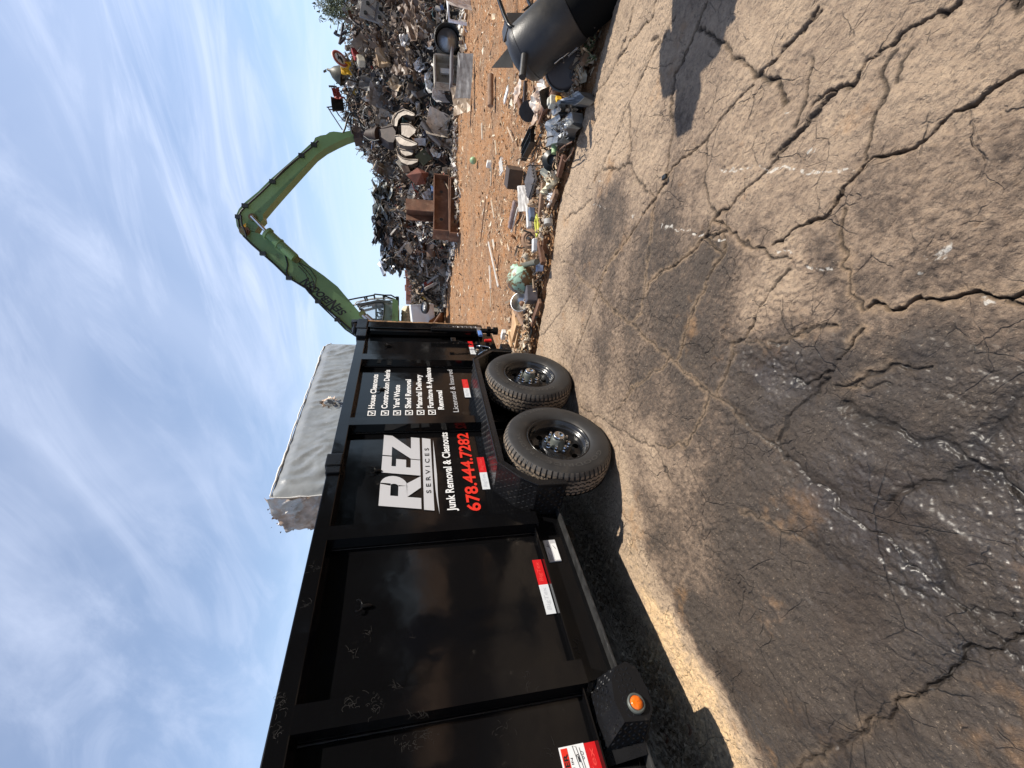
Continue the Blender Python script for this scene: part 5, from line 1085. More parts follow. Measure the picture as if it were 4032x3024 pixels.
p, r = HS_(1509, 222, .2); put('cardboard_box', bent(p, facing(p, 5, -10, 10), .45, .38, 4, .12, .035, 5, th=.22), 'vc', 'tan crushed cardboard box half buried in the brown upper heap', 'box', col=(.36, .25, .15))
p, r = HS_(1470, 43, .4); a, b_, c_ = facing(p, 5, 10, -6); t_ = thing('stove_panel', 'grey stove panel with round knobs near the upper edge of the brown heap', 'panel', p)
mb = MB(); mb.obox(p, a, b_, c_, .38, .36, .03, bev=.01); mb.obox(p - b_ * .05 + c_ * .03, a, b_, c_, .36, .012, .008); mb.build('panel', MT['cab'], t_)
for i, j in ((-.2, -.2), (.1, -.2), (.15, .18), (-.22, .2)): MB().cyl(p + a * i + b_ * j + c_ * .03, p + a * i + b_ * j + c_ * .07, .055, n=14).build('knob', MT['hose'], t_)
p, r = HS_(1593, 157, .35); put('crumpled_bag', bent(p, facing(p, 0, 0, 20), .26, .24, 5, .3, .05, 12, th=.06), 'vc', 'small crumpled white bag on the dusty brown middle of the heap', 'bag', col=(.74, .72, .70))
p, r = HS_(1640, 70, .12); put('brown_tarp', bent(p, facing(p, -25, 0, 20), 1.3, .8, 10, .06, .10, 31, th=.02), 'vc', 'dusty brown tarpaulin draped over the right middle of the heap', 'tarpaulin', col=(.19, .135, .10))
p, r = HS_(1590, 250, .1); put('dusty_sheet', bent(p, facing(p, -20, 10, -15), 1.0, .7, 8, .2, .07, 34, th=.02), 'vc', 'wide dusty brown sheet hanging below the tan cardboard box', 'sheet', col=(.17, .125, .095))
# barrel with silvery cone inside
p = gp(1800, 148, .05) + FW * .1; p, r = HS_(1762, 150, .5); axd = (-FW + RT * -.35 + UPZ * .1).normalized()
t_ = thing('open_barrel', 'black open barrel lying at the foot of the heap with a silvery cone inside', 'barrel', p)
mb = MB(); mb.lathe(p, axd, [(.26, -.9), (.33, -.5), (.34, 0), (.35, .01), (.33, .02), (.32, -.02), (.30, -.3), (.001, -.35)], 24); mb.build('barrel_shell', MT['hose'], t_)
mb = MB(); mb.lathe(p, axd, [(.001, .02), (.12, -.06), (.28, -.14)], 18, smooth=False); mb.build('cone', MT['foil'], t_)
def lying(name, X0, Y0, X1, Y1, w, h_, m, label, cat, col=None, z=.0, n=5, jit=.01, seed=1, tb=False, group=None):
    """long piece on the ground between two picture points"""
    p0, p1 = gp(X0, Y0, z + h_ / 2), gp(X1, Y1, z + h_ / 2); d = (p1 - p0); L = d.length; d.normalize(); s_ = d.cross(UPZ).normalized(); mb = MB()
    if tb:
        rr = random.Random(seed); mb.tube([p0 + d * L * i / n + UPZ * rr.uniform(-jit, jit) + s_ * rr.uniform(-jit, jit) for i in range(n + 1)], w / 2, 10)
    else: mb.obox((p0 + p1) / 2, d, s_, UPZ, L / 2, w / 2, h_ / 2, bev=min(w, h_) * .15)
    return put(name, mb, m, label, cat, group, col)
lying('timber_plank', 1843, -60, 1826, 139, .12, .05, 'wood', 'long pale timber plank lying along the foot of the heap at the far right', 'plank')
mb = MB(); a0, a1, a2, a3 = gp(1840, 92, .5), gp(1838, 92, .04), gp(1838, 22, .04), gp(1838, 22, .55)
mb.tube([gp(1838, 95, .04), gp(1838, 95, .04) + UPZ * .42, gp(1838, 22, .04) + UPZ * .46, gp(1838, 22, .04)], .045, 4); put('white_bracket', mb, 'vc', 'white three-sided bracket standing at the foot of the heap right of the barrel', 'bracket', col=(.78, .80, .83))
p = gp(1812, 62, .25); put('leaning_board', bent(p + RT * .3, facing(p, 15, 20, 25), .35, .75, 4, .1, .02, 3), 'vc', 'leaning white panel behind the white three-sided bracket', 'panel', col=(.74, .75, .77))
# grey open box, table, grey boards
p = gp(1815, 297, .0) + UPZ * .38; t_ = thing('box_frame', 'square beige box frame standing open at the foot of the heap with bits inside', 'box', gp(1815, 297))
a, b_, c_ = facing(p, 0, -12, 3); s_ = .34
mb = MB()
for i, j, wx_, hx_ in ((0, s_, s_, .02), (0, -s_, s_, .02), (s_, 0, .02, s_ - .02), (-s_, 0, .02, s_ - .02)): mb.obox(p + a * i + b_ * j, a, b_, c_, wx_, hx_, .20)
mb.obox(p - c_ * .19, a, b_, c_, s_ - .03, s_ - .03, .01); mb.build('box_shell', MT['cabt'], t_)
MB().obox(p + a * .05 - c_ * .05, a, b_, c_, .06, .18, .05).build('inner_block', MT['piping'], t_)
lying('table_board', 1778, 205, 1776, 340, .50, .06, 'vc', 'dark grey board lying flat below the beige box frame', 'board', (.16, .16, .17), z=.28)
p = gp(1828, 300, .22); put('grey_sheet', bent(p, facing(p, -15, 5, -4), 1.05, .34, 6, .03, .008, 9, cut=1), 'vc', 'flat light grey metal sheet propped at the foot of the heap below the box frame', 'sheet', col=(.20, .20, .21))
p = gp(1815, 395, .22); put('cardboard_sheet', bent(p, facing(p, -30, -10, 10), .62, .42, 5, .12, .02, 15), 'vc', 'brown cardboard sheet at the foot of the heap left of the grey sheet', 'cardboard', col=(.34, .25, .17))
p, r = HS_(1731, 372, .3); mb = bent(p, facing(p, 20, -20, 20), .52, .42, 6, .4, .02, 17, taper=.3, th=.01); put('lampshade', mb, 'vc', 'pale grey ribbed shade lying in the lower heap between box frame and beige folded panel', 'shade', col=(.60, .58, .58))
p, r = HS_(1724, 492, .3); put('folded_panel', bent(p, facing(p, 12, -15, -8), .62, .68, 6, .42, .03, 19, taper=-.25, th=.012), 'vc', 'large beige folded metal panel in the lower heap right of the grapple', 'panel', col=(.52, .46, .39))
rods('steel_channel', [[(1040, 270), (1150, 430), (1290, 570)]], Dh(1700, 540, .5), .09, 'vc', 'long dark steel channel leaning down the heap beside the beige folded panel', 'channel', (.10, .09, .085), ZG)
p, r = HS_(1655, 560, .4); put('white_sheet', bent(p, facing(p, 5, 0, 10), .24, .36, 4, .2, .03, 22), 'vc', 'small crumpled white sheet just below the grapple tines', 'sheet', col=(.72, .74, .78))
p, r = HS_(1646, 697, .55); a, b_, c_ = facing(p, 0, 10, 0); P_ = [p + a * x + b_ * y + c_ * z for x, y, z in ((-.30, .05, 0), (-.02, .36, .05), (.33, .02, 0), (.18, -.34, 0), (.0, -.10, .22), (-.22, -.24, 0))]
mb = MB(); mb.add(P_, [(0, 1, 4), (1, 2, 4), (2, 3, 4), (3, 5, 4), (5, 0, 4)]); put('rusty_hood', mb, 'rustr', 'folded red-brown rusty hood in the heap above the stacked steel beams', 'hood')
lyd = lambda name, A, B, D, w, th, m, label, cat, col, conv: put(name, MB().obox((dp(*conv(*A), D) + dp(*conv(*B), D)) / 2, (dp(*conv(*B), D) - dp(*conv(*A), D)), FW, (dp(*conv(*B), D) - dp(*conv(*A), D)).cross(FW), (dp(*conv(*B), D) - dp(*conv(*A), D)).length / 2, th / 2, w / 2, bev=.008), m, label, cat, col=col)
lyd('cream_board', (715, 770), (895, 985), Dh(1593, 659, .5), .17, .03, 'vc', 'long cream painted board with a round hole slanting below the grapple', 'board', (.66, .60, .47), ZG)
p, r = HS_(1540, 680, .4); put('grey_fender', bent(p, facing(p, -5, 0, 60), .62, .38, 6, .3, .02, 25, taper=.5, th=.01), 'vc', 'dark grey curved body panel in the heap left of the cream board', 'panel', col=(.12, .12, .12))
p, r = HS_(1668, 620, .45); a, b_, c_ = facing(p, 0, 0, 45); put('olive_plate', MB().obox(p, a, b_, c_, .2, .2, .02), 'vc', 'olive green square plate standing on its corner under the left tine', 'plate', col=(.10, .11, .07))
for i, (X, Y, w, h_, c_, lb) in enumerate([(1520, 470, .55, .5, (.42, .38, .33), 'beige torn sheet in the upper heap right of the grapple link'), (1470, 330, .9, .6, (.16, .155, .15), 'dark grey crushed panel in the upper heap below the yellow container'), (1500, 380, .8, .7, (.27, .26, .26), 'grey dented sheet in mid heap between dark grey panel and torn beige sheet'),
    (1385, 330, .3, .5, (.66, .64, .62), 'white dented panel under the crest, left of the yellow container'), (1655, 260, .3, .3, (.66, .66, .68), 'white crumpled plastic lump in the middle of the heap above the box frame'), (1690, 330, .5, .22, (.64, .63, .62), 'white bent strip in the lower heap above the pale ribbed shade'),
    (1560, 330, .5, .4, (.50, .38, .25), 'tan splintered board in the middle of the heap'), (1600, 480, .3, .3, (.10, .20, .22), 'teal fabric scrap hanging behind the grapple'), (1715, 600, .35, .25, (.70, .69, .66), 'white torn sheet low in the heap left of the beige folded panel'), (1690, 780, .45, .3, (.60, .60, .62), 'pale grey panel sticking up behind the upright steel beam'),
    (1650, 860, .4, .3, (.66, .64, .60), 'white box panel in the heap left of the upright steel beam'), (1660, 920, .35, .35, (.62, .57, .48), 'cream curved sheet in the heap above the wire tangle')]):
    p, r = HS_(X, Y, .16); put('metal_sheet', bent(p, facing(p, R3.uniform(-20, 20), R3.uniform(-25, 25), R3.uniform(0, 90)), w, h_, 6, R3.uniform(.05, .4), .05, 40 + i, th=.012), 'vc', lb, 'sheet', 'bent sheets in the scrap heap', c_)
# grey car-like crushed bales at the left crest
for i, (X, Y, w, h_, c_, lb) in enumerate([(1520, 800, .9, .8, (.34, .36, .35), 'dark green-grey crushed bale on the left crest of the heap'), (1512, 905, .8, .7, (.26, .26, .27), 'black and grey crushed bale between the green-grey and silver bales'), (1545, 1015, 1.0, .8, (.5, .5, .5), 'bright silver crushed bale at the left end of the crest')]):
    p, r = HS_(X, Y, .2); mb = MB(); rr = random.Random(60 + i)
    for k in range(110):
        q = p + RT * rr.uniform(-.5, .5) * w + UPZ * rr.uniform(-.5, .5) * h_ + FW * rr.uniform(-.3, .4); f = rr.choice((.2, .5, 1, 1.5)); 
        a = Vector((rr.uniform(-1, 1), rr.uniform(-1, 1), rr.uniform(-.3, .3))).normalized(); b2 = a.cross(Vector((rr.uniform(-.4, .4), rr.uniform(-.4, .4), 1))).normalized(); n2 = a.cross(b2); s2 = rr.uniform(.12, .32)
        vs = [q + a * (u * s2) + b2 * (v * s2 * .6) + n2 * rr.uniform(-.08, .08) for u in (-1, 0, 1) for v in (-1, 0, 1)]
        mb.add(vs, [(0, 1, 4, 3), (1, 2, 5, 4), (3, 4, 7, 6), (4, 5, 8, 7)], tuple(min(.8, x * f) for x in c_))
    single(mb, 'crushed_bale', MT['vm'] if i == 2 else MT['vc'], lb, 'bale', 'crushed bales on the crest')
# ---- steel beams -----------------------------------------------------------------------------------
def hbeam(p0, p1, upv, hh, ww, tw=.025, holes=0):
    p0 = Vector(p0); p1 = Vector(p1); d = (p1 - p0).normalized(); u = (upv - d * upv.dot(d)).normalized(); s_ = d.cross(u); L = (p1 - p0).length; c_ = (p0 + p1) / 2; mb = MB()
    mb.obox(c_ + u * (hh / 2 - tw / 2), d, s_, u, L / 2, ww / 2, tw / 2, bev=.004); mb.obox(c_ - u * (hh / 2 - tw / 2), d, s_, u, L / 2, ww / 2, tw / 2, bev=.004); mb.obox(c_, d, s_, u, L / 2 - .001, tw / 2, hh / 2 - tw, None)
    return mb
ZH = lambda x, y: (1400 + x / 2.0737, 500 + y / 2.0737)
def beam(A, B, DA_, DB_, hh, ww, lb):
    p0, p1 = dp(*ZH(*A), DA_), dp(*ZH(*B), DB_); mb = hbeam(p0, p1, UPZ, hh, ww); base = (p0 + p1) / 2 - UPZ * hh / 2
    t_ = thing('steel_beam', lb, 'beam', base, 'rusty steel beams'); mb.build('beam_body', MT['rust'], t_)
    d = (p1 - p0); s_ = d.cross(UPZ).normalized(); s_ = s_ if s_.dot(FW) < 0 else -s_
    for t0 in (.24, .74): c_ = p0.lerp(p1, t0) + s_ * .014; MB().cyl(c_, c_ + s_ * .004, .055, n=16).build('bolt_hole', MT['black'], t_)
    for e_ in (p0, p1): MB().obox(e_, d, s_, UPZ, .018, ww / 2 + .01, hh / 2 + .01).build('end_plate', MT['rust'], t_)
    return t_
beam((818, 455), (815, 900), 13.1, 12.3, .36, .34, 'rusty steel beam with two round holes lying lowest, directly on the dirt'); beam((700, 430), (700, 880), 13.35, 12.5, .46, .36, 'wider rusty steel beam with two holes stacked on the lowest beam')
p0 = dp(*ZH(645, 690), 12.95); p1 = dp(*ZH(412, 672), 13.0); mb = hbeam(p0, p1, -FW * .9 + RT * .45, .40, .46, .03); single(mb, 'steel_beam', MT['rust'], 'short rusty beam standing upright on top of the two stacked beams', 'beam', 'rusty steel beams')
# ---- wire tangle ball ------------------------------------------------------------------------------
p = gp(1760, 1035, .0); c_ = dp(1711, 1033, (p - CAMP).dot(FW) + .3); mb = MB(); rr = random.Random(5)
for k in range(240):
    P = []; d = Vector([rr.gauss(0, 1) for _ in range(3)]).normalized(); q = c_ + Vector((d.x * .48, d.y * .48, d.z * .40)) * rr.uniform(.5, 1.0); v = Vector([rr.gauss(0, 1) for _ in range(3)]).normalized()
    for j in range(7):
        P.append(q.copy()); v = (v + Vector([rr.gauss(0, .5) for _ in range(3)])).normalized(); q = q + v * .12; dd = q - c_; L = math.sqrt((dd.x / .55) ** 2 + (dd.y / .55) ** 2 + (dd.z / .45) ** 2)
        if L > 1: q = c_ + dd / L
    mb.tube(P, rr.uniform(.006, .012), 4, rr.choice([(.20, .16, .12), (.12, .10, .08), (.28, .23, .18)]))
o = single(mb, 'wire_bundle', MT['litter'], 'large dark tangled ball of wire sitting left of the steel beams', 'wire bundle')
MB_ = MB(); MB_.lathe(c_, UPZ, [(.001, -.36), (.25, -.30), (.40, -.05), (.36, .18), (.15, .32), (.001, .34)], 14); MB_.build('bundle_core', MT['dark'], None); ob = bpy.data.objects['bundle_core']; ob.parent = o; ob.location = -o.location
# ---- left end: bales, bags, white cabinet, wheel, dark sheet ----------------------------------------
for i, (X, Y, lb) in enumerate([(1625, 1078, 'brick-red painted block right in the far row'), (1625, 1135, 'brick-red painted block left in the far row'), (1652, 1085, 'lower brick-red block in the far row, beside the wire ball'), (1652, 1140, 'lower brick-red block at the left end of the far row')]):
    p = dp(X, Y, 24); mb = MB(); mb.obox(p, RT, FW, UPZ, .80, .6, .36, bev=.02); 
    for j in (-.4, 0, .4): mb.obox(p + RT * j * 1.2 - FW * .61, RT, FW, UPZ, .03, .012, .34)
    mb.obox(p + UPZ * .39, RT, FW, UPZ, .06, .5, .03); put('red_block', mb, 'vc', lb, 'block', 'brick-red blocks behind the heap', (.36, .15, .10))
for i, (X, Y, w, h_, lb) in enumerate([(1602, 1248, .9, .42, 'cream wrapped sack, upper of the pair above the white cabinet'), (1626, 1248, .9, .40, 'cream wrapped sack, lower of the pair above the white cabinet')]):
    p = dp(X, Y, 18.5); mb = MB(); rr = random.Random(i); N1, N2 = 14, 8; vs = []
    for a_ in range(N1 + 1):
        for b2 in range(N2):
            t_ = 2 * math.pi * b2 / N2; sc_ = 1 - abs(a_ / N1 * 2 - 1) ** 4 * .5; vs.append(p + RT * ((a_ / N1 - .5) * w * 1.0) + UPZ * (math.sin(t_) * h_ * .55 * sc_ + rr.uniform(-.02, .02)) + FW * (math.cos(t_) * .35 * sc_ + rr.uniform(-.02, .02)))
    mb.add(vs, [(a_ * N2 + b2, a_ * N2 + (b2 + 1) % N2, (a_ + 1) * N2 + (b2 + 1) % N2, (a_ + 1) * N2 + b2) for a_ in range(N1) for b2 in range(N2)]); mb.add(vs, [tuple(range(N2)), tuple(range(N1 * N2, N1 * N2 + N2))]); put('sack', mb, 'vc', lb, 'sack', 'cream sacks', (.70, .60, .42))
p = dp(1664, 1252, 16.5); t_ = thing('cabinet', 'white dented metal cabinet below the cream sacks beside the trailer tail', 'cabinet', p)
a, b_, c_ = facing(p, 8, -10, 6); MB().obox(p, a, b_, c_, .52, .42, .28, bev=.03).build('cabinet_body', MT['piping'], t_); bent(p + c_ * .30, (a, b_, c_), .9, .7, 5, .03, .02, 8).build('front_panel', MT['piping'], t_)
p = dp(1674, 1211, 15.8); t_ = thing('loose_wheel', 'small loose wheel with white spoked rim lying in the heap above the cabinet', 'wheel', p); ad = (UPZ * .9 - FW * .45).normalized()
MB().lathe(p, ad, [(.13, -.07), (.20, -.07), (.225, -.04), (.225, .04), (.20, .07), (.13, .07)], 24).build('tyre', MT['rubber'], t_)
mb = MB(); mb.lathe(p, ad, [(.13, -.05), (.13, .06), (.11, .05)], 24); s1_ = ad.orthogonal().normalized(); s2_ = ad.cross(s1_)
for k in range(5): e_ = s1_ * math.cos(k * 1.257) + s2_ * math.sin(k * 1.257); mb.obox(p + ad * .05 + e_ * .065, e_, ad.cross(e_), ad, .065, .02, .01)
mb.build('rim', MT['piping'], t_)
Pq = [gp(1752, 1330, .02), gp(1748, 1225, .02), dp(1690, 1262, 15.0), dp(1660, 1330, 15.0)]; mb = MB(); mb.prism(Pq, FW * .03); mb.tube([gp(1752, 1275, .02), dp(1672, 1290, 15.0)], .06, 6); mb.tube([dp(1735, 1235, 15.0), dp(1690, 1300, 14.9)], .04, 6); put('dark_sheet', mb, 'rust', 'large dark rusty sheet leaning at the foot of the heap beside the trailer tail', 'sheet')
# ------------------------------------------------------------------ junk along the pad's edge
Z8 = lambda x, y: (1800 + x / 2.37, y / 2.37); ZT = lambda x, y: (2000 + x / 4.1475, y / 4.1475); Zb = lambda x, y: (2000 + x / 3.318, 200 + y / 3.318); Zs = lambda x, y: (2000 + x / 2.765, 700 + y / 2.765); Zf = lambda x, y: (1750 + x / 4.1475, 1250 + y / 4.1475)
def D3(conv, x, y, D): return dp(*conv(x, y), D)
PL, PR = D3(ZT, 262, 898, 3.27), D3(ZT, 1085, 158, 2.93)
t_ = thing('black_tank', 'big matt black steel tank with domed end and tube handle at the pad edge', 'tank', (PR.x, PR.y, 0))
d = (PR - PL).normalized(); L = (PR - PL).length; rt_ = .208
mb = MB(); mb.lathe(PL, d, [(.001, -.085), (.08, -.080), (.14, -.06), (.185, -.028), (rt_, .01), (rt_, .05), (rt_, L), (rt_ - .006, L + .003), (rt_ - .012, L - .01), (rt_ - .014, L - .30), (.001, L - .32)], 56); body = mb.build('tank_shell', MT['tank'], t_)
mb = MB(); mb.lathe(PL, d, [(rt_ - .010, L - .012), (rt_ - .006, L + .005), (rt_ - .006, L + .40), (rt_ - .02, L + .43), (.001, L + .44)], 56); mb.build('shade_end', MT['tankshade'], t_)  # tank extension added and coloured near-black to stand in for shade
mb = MB(); mb.lathe(PL, d, [(rt_ + .0005, .03), (rt_ + .003, .034), (rt_ + .003, .040), (rt_ + .0005, .044)], 56); mb.build('weld_seam', MT['tank'], body)
a = D3(ZT, 262, 990, 3.08); b_ = D3(ZT, 235, 1262, 3.06); mb = MB(); mb.cyl(a - (b_ - a) * .3, b_, .026, n=18, cap=False); mb.cyl(b_, b_ - (b_ - a) * .02, .024, n=18); mb.build('pipe_stub', MT['tank'], t_)
mb = MB(); mb.tube([D3(Z8, x, y, D) for x, y, D in ((370, -90, 3.3), (395, 10, 3.25), (440, 140, 3.2), (478, 225, 3.15), (500, 250, 3.13), (525, 262, 3.12), (550, 258, 3.11), (590, 225, 3.09), (700, 110, 3.03), (800, 8, 2.97), (900, -90, 2.9))], .0165, 12); mb.tube([D3(Z8, 640, -60, 3.3), D3(Z8, 665, 10, 3.25), D3(Z8, 690, 60, 3.2)], .014, 8); mb.tube([D3(Z8, 705, 30, 3.24), D3(Z8, 625, 95, 3.2)], .008, 6); mb.build('handle', MT['frame'], t_)
mb = MB(); mb.prism([D3(Z8, 322, 628, 3.55), D3(Z8, 478, 440, 3.5), D3(Z8, 505, 480, 3.5), D3(Z8, 525, 628, 3.45)], FW * .006); mb.prism([D3(Z8, 465, 118, 3.5), D3(Z8, 640, 118, 3.5), D3(Z8, 600, 230, 3.45), D3(Z8, 480, 220, 3.45)], FW * .2); mb.build('side_plate', MT['tank'], t_)
mb = MB(); mb.cyl(D3(ZT, -20, 700, 3.3), D3(ZT, 25, 770, 3.2), .012, n=8); mb.build('lug', MT['tank'], t_)
c_ = D3(ZT, 905, 1120, 3.32); ad = (-RT * .62 - FW * .62 + UPZ * .48).normalized()
t_ = thing('drum', 'dark brown squat drum with a round hole under the tipped black tank', 'drum', (c_.x, c_.y, 0))
mb = MB(); mb.lathe(c_, ad, [(.001, 0), (.125, .0), (.145, -.004), (.158, -.018), (.160, -.03), (.150, -.05), (.150, -.24), (.001, -.25)], 36); mb.build('drum_shell', MT['tankb'], t_)
s1_ = (UPZ - ad * ad.z).normalized(); q = c_ - s1_ * .085 - ad.cross(s1_) * -.03; MB().cyl(q + ad * .001, q + ad * .004, .026, n=18).build('hole', MT['black'], t_)
mb = MB(); mb.lathe(c_, ad, [(.150, .002), (.165, -.006), (.168, -.026), (.155, -.034)], 36); mb.build('rim_band', MT['hose'], t_)
mb = MB(); p0, p1 = D3(ZT, 985, 905, 3.1), D3(ZT, 1140, 775, 3.02); dd = (p1 - p0); e1 = dd.orthogonal().normalized(); e2 = dd.normalized().cross(e1)
mb.tube([p0 + dd * (k / 96) + (e1 * math.cos(k * .78) + e2 * math.sin(k * .78)) * .012 for k in range(97)], .0022, 5); put('coil_spring', mb, 'steel', 'small coil spring between the black tank and the brown drum', 'spring')
mb = MB(); mb.tube([D3(ZT, 760, 1040, 3.1), D3(ZT, 850, 960, 3.08), D3(ZT, 905, 930, 3.07), D3(ZT, 1000, 850, 3.05)], .006, 6); mb.tube([D3(ZT, 905, 930, 3.07), D3(ZT, 910, 1025, 3.05)], .004, 5); put('wire_hook', mb, 'steel', 'thin rusty wire with a short prong under the black tank', 'wire')
# small plants growing at the joint beneath the tank
mb = MB(); rr = random.Random(9)
for k in range(60):
    q = gp(*ZT(rr.uniform(1250, 1450), rr.uniform(650, 1000)), .0); h_ = rr.uniform(.03, .09); e = Vector((rr.uniform(-1, 1), rr.uniform(-1, 1), 0)) * .05
    tip = q + e + UPZ * h_; n_ = e.cross(UPZ).normalized() * .008; mb.add([q - n_ * .4, q + n_ * .4, (q + tip) / 2 + n_ + UPZ * .01, tip, (q + tip) / 2 - n_ + UPZ * .01], [(0, 1, 2, 3, 4)], rr.choice([(.06, .09, .03), (.10, .12, .06), (.04, .06, .02)]))
tag(mb.build('weeds', MT['leafd']), 'small green weeds growing in the gap beneath the black tank', 'weeds', kind='stuff')
lying('shade_bar', *ZT(1230, 700), *ZT(1560, -90), .13, .09, 'dark', 'added black bar standing in for shade in the gap between tank and pad', 'beam', z=-.02)  # bar added to darken the gap, in place of the tank's shadow
# foil ducts
for i, (pts, lb) in enumerate([([(595, 745), (690, 640), (830, 575), (950, 530), (990, 600), (935, 700), (840, 720), (740, 780), (650, 820), (575, 850)], 'crumpled silver duct piece nearest the drum'), ([(505, 925), (690, 840), (720, 860), (860, 790), (850, 930), (790, 1010), (740, 1120), (650, 1190), (515, 1260), (500, 1050)], 'larger crumpled silver duct piece left of the first, with glittering torn foil')]):
    mb = MB(); cz = [gp(*Zb(x, y), .10 + .05 * math.sin(x * .05)) for x, y in pts]; ctr_ = sum(cz, Vector()) / len(cz) + UPZ * .05; rr = random.Random(i + 3); N_2 = 7; vs = [ctr_]; n = len(cz)
    for k in range(1, N_2 + 1):
        for j in range(n * 3):
            f = j / 3; a, b_ = cz[int(f) % n], cz[(int(f) + 1) % n]; p = a.lerp(b_, f % 1); p = ctr_.lerp(p, k / N_2); amp = .004 if i == 0 else .006
            vs.append(p + Vector((rr.uniform(-amp, amp), rr.uniform(-amp, amp), rr.uniform(-amp, amp) + .022 * math.cos(5 * k / N_2) + .012 * math.sin(j * .9))))
    m3 = n * 3; fs = [(0, 1 + j, 1 + (j + 1) % m3) for j in range(m3)] + [(1 + (k - 1) * m3 + j, 1 + k * m3 + j, 1 + k * m3 + (j + 1) % m3, 1 + (k - 1) * m3 + (j + 1) % m3) for k in range(1, N_2) for j in range(m3)]
    mb.add(vs, fs); low = [Vector(v) - UPZ * .10 for v in vs[-m3:]]; mb.add(list(vs[-m3:]) + low, [(j, (j + 1) % m3, m3 + (j + 1) % m3, m3 + j) for j in range(m3)])
    if i == 1:
        for k in range(90): q = gp(*Zb(rr.uniform(650, 760), rr.uniform(900, 1150)), .16 + rr.random() * .04); vs2 = [q + Vector([rr.uniform(-.02, .02) for _ in range(3)]) for _ in range(3)]; mb.add(vs2, [(0, 1, 2)])
    single(mb, 'duct_piece', MT['foil'], lb, 'duct', 'silver duct pieces')
def onp(conv, pts, z): return [gp(*conv(x, y), zz) for (x, y), zz in zip(pts, z if isinstance(z, (list, tuple)) else [z] * len(pts))]
# black slotted rack
P_ = onp(Zb, [(320, 1065), (410, 1180), (370, 1300), (240, 1370), (175, 1270)], .03); mb = MB(); rr = random.Random(1)
c0 = gp(*Zb(290, 1220), .03); ea = (gp(*Zb(350, 1100), .03) - gp(*Zb(230, 1340), .03)); eb = UPZ.cross(ea).normalized(); La = ea.length; ea.normalize()
for k in range(9): q = c0 + ea * (La * (k / 8 - .5)); mb.obox(q + UPZ * .03, eb, ea, UPZ + ea * .4, .085, .002, .03)
for s2 in (-.09, 0, .09): mb.obox(c0 + eb * s2 + UPZ * .025, ea, eb, UPZ, La / 2 + .01, .004, .035)
t_ = put('slotted_rack', mb, 'hose', 'black slotted plastic rack tipped on the chips left of the silver ducts', 'rack')
put('bent_bracket', bent(gp(*Zb(495, 620), .10), facing(gp(*Zb(495, 620), .1), 30, -20, 30), .16, .14, 3, .1, .01, 6), 'vc', 'dark triangular plate with a round hole standing near the drum', 'plate', col=(.05, .05, .045))
lying('bent_strap', *Zb(575, 470), *Zb(400, 950), .035, .02, 'rust', 'flat rusty strap lying between the drum and the black rack', 'strap', z=.06)
lying('pipe_joint', *Zb(660, 480), *Zb(600, 600), .09, .09, 'rust', 'thick rusty pipe joint beside the drum', 'pipe', z=.02, tb=True, n=3, jit=.003)
lying('rusty_spring', *Zb(510, 720), *Zb(455, 800), .07, .07, 'rust', 'short dark rusty coil in front of the triangular plate', 'coil', z=.02, tb=True, n=6, jit=.012)
mb = MB(); q = gp(*Zb(580, 670), .10); mb.obox(q, RT, FW, UPZ, .045, .04, .03, bev=.01); mb.obox(q + UPZ * .035, RT, FW, UPZ, .028, .02, .012, bev=.006); put('valve_block', mb, 'vc', 'small white-topped metal valve between drum and silver duct', 'valve', col=(.6, .58, .5))
lying('yellow_wedge', *Zb(655, 610), *Zb(672, 660), .03, .05, 'yel', 'tiny yellow wedge stuck between the drum and the silver duct', 'wedge', z=.05)
put('clear_bag', bent(gp(*Zb(385, 700), .06), (RT, FW, UPZ), .30, .42, 8, .12, .03, 8, th=.01), 'polyc', 'clear crumpled plastic bag on the chips before the drum', 'bag')
put('white_scrap', bent(gp(*Zb(120, 560), .03), (RT, FW, UPZ), .22, .35, 6, .1, .015, 9, th=.004), 'polyc', 'flat clear plastic scrap on the dirt near the pipe stub', 'plastic')
lying('dark_board', *Zb(225, 400), *Zb(210, 780), .05, .03, 'vc', 'thin dark board standing in the chips left of the clear bag', 'board', (.05, .035, .03), z=.05)
lying('rusty_pipe', *Zb(140, 640), *Zb(170, 760), .05, .05, 'rust', 'short rusty pipe lying beside the thin dark board', 'pipe', z=.01, tb=True, n=3, jit=.002)
put('black_half_disc', MB().cyl(gp(*Zb(270, 790), .03), gp(*Zb(270, 790), .045), .11, n=20), 'vc', 'black half-buried disc lying below the clear bag', 'disc', col=(.02, .02, .02))
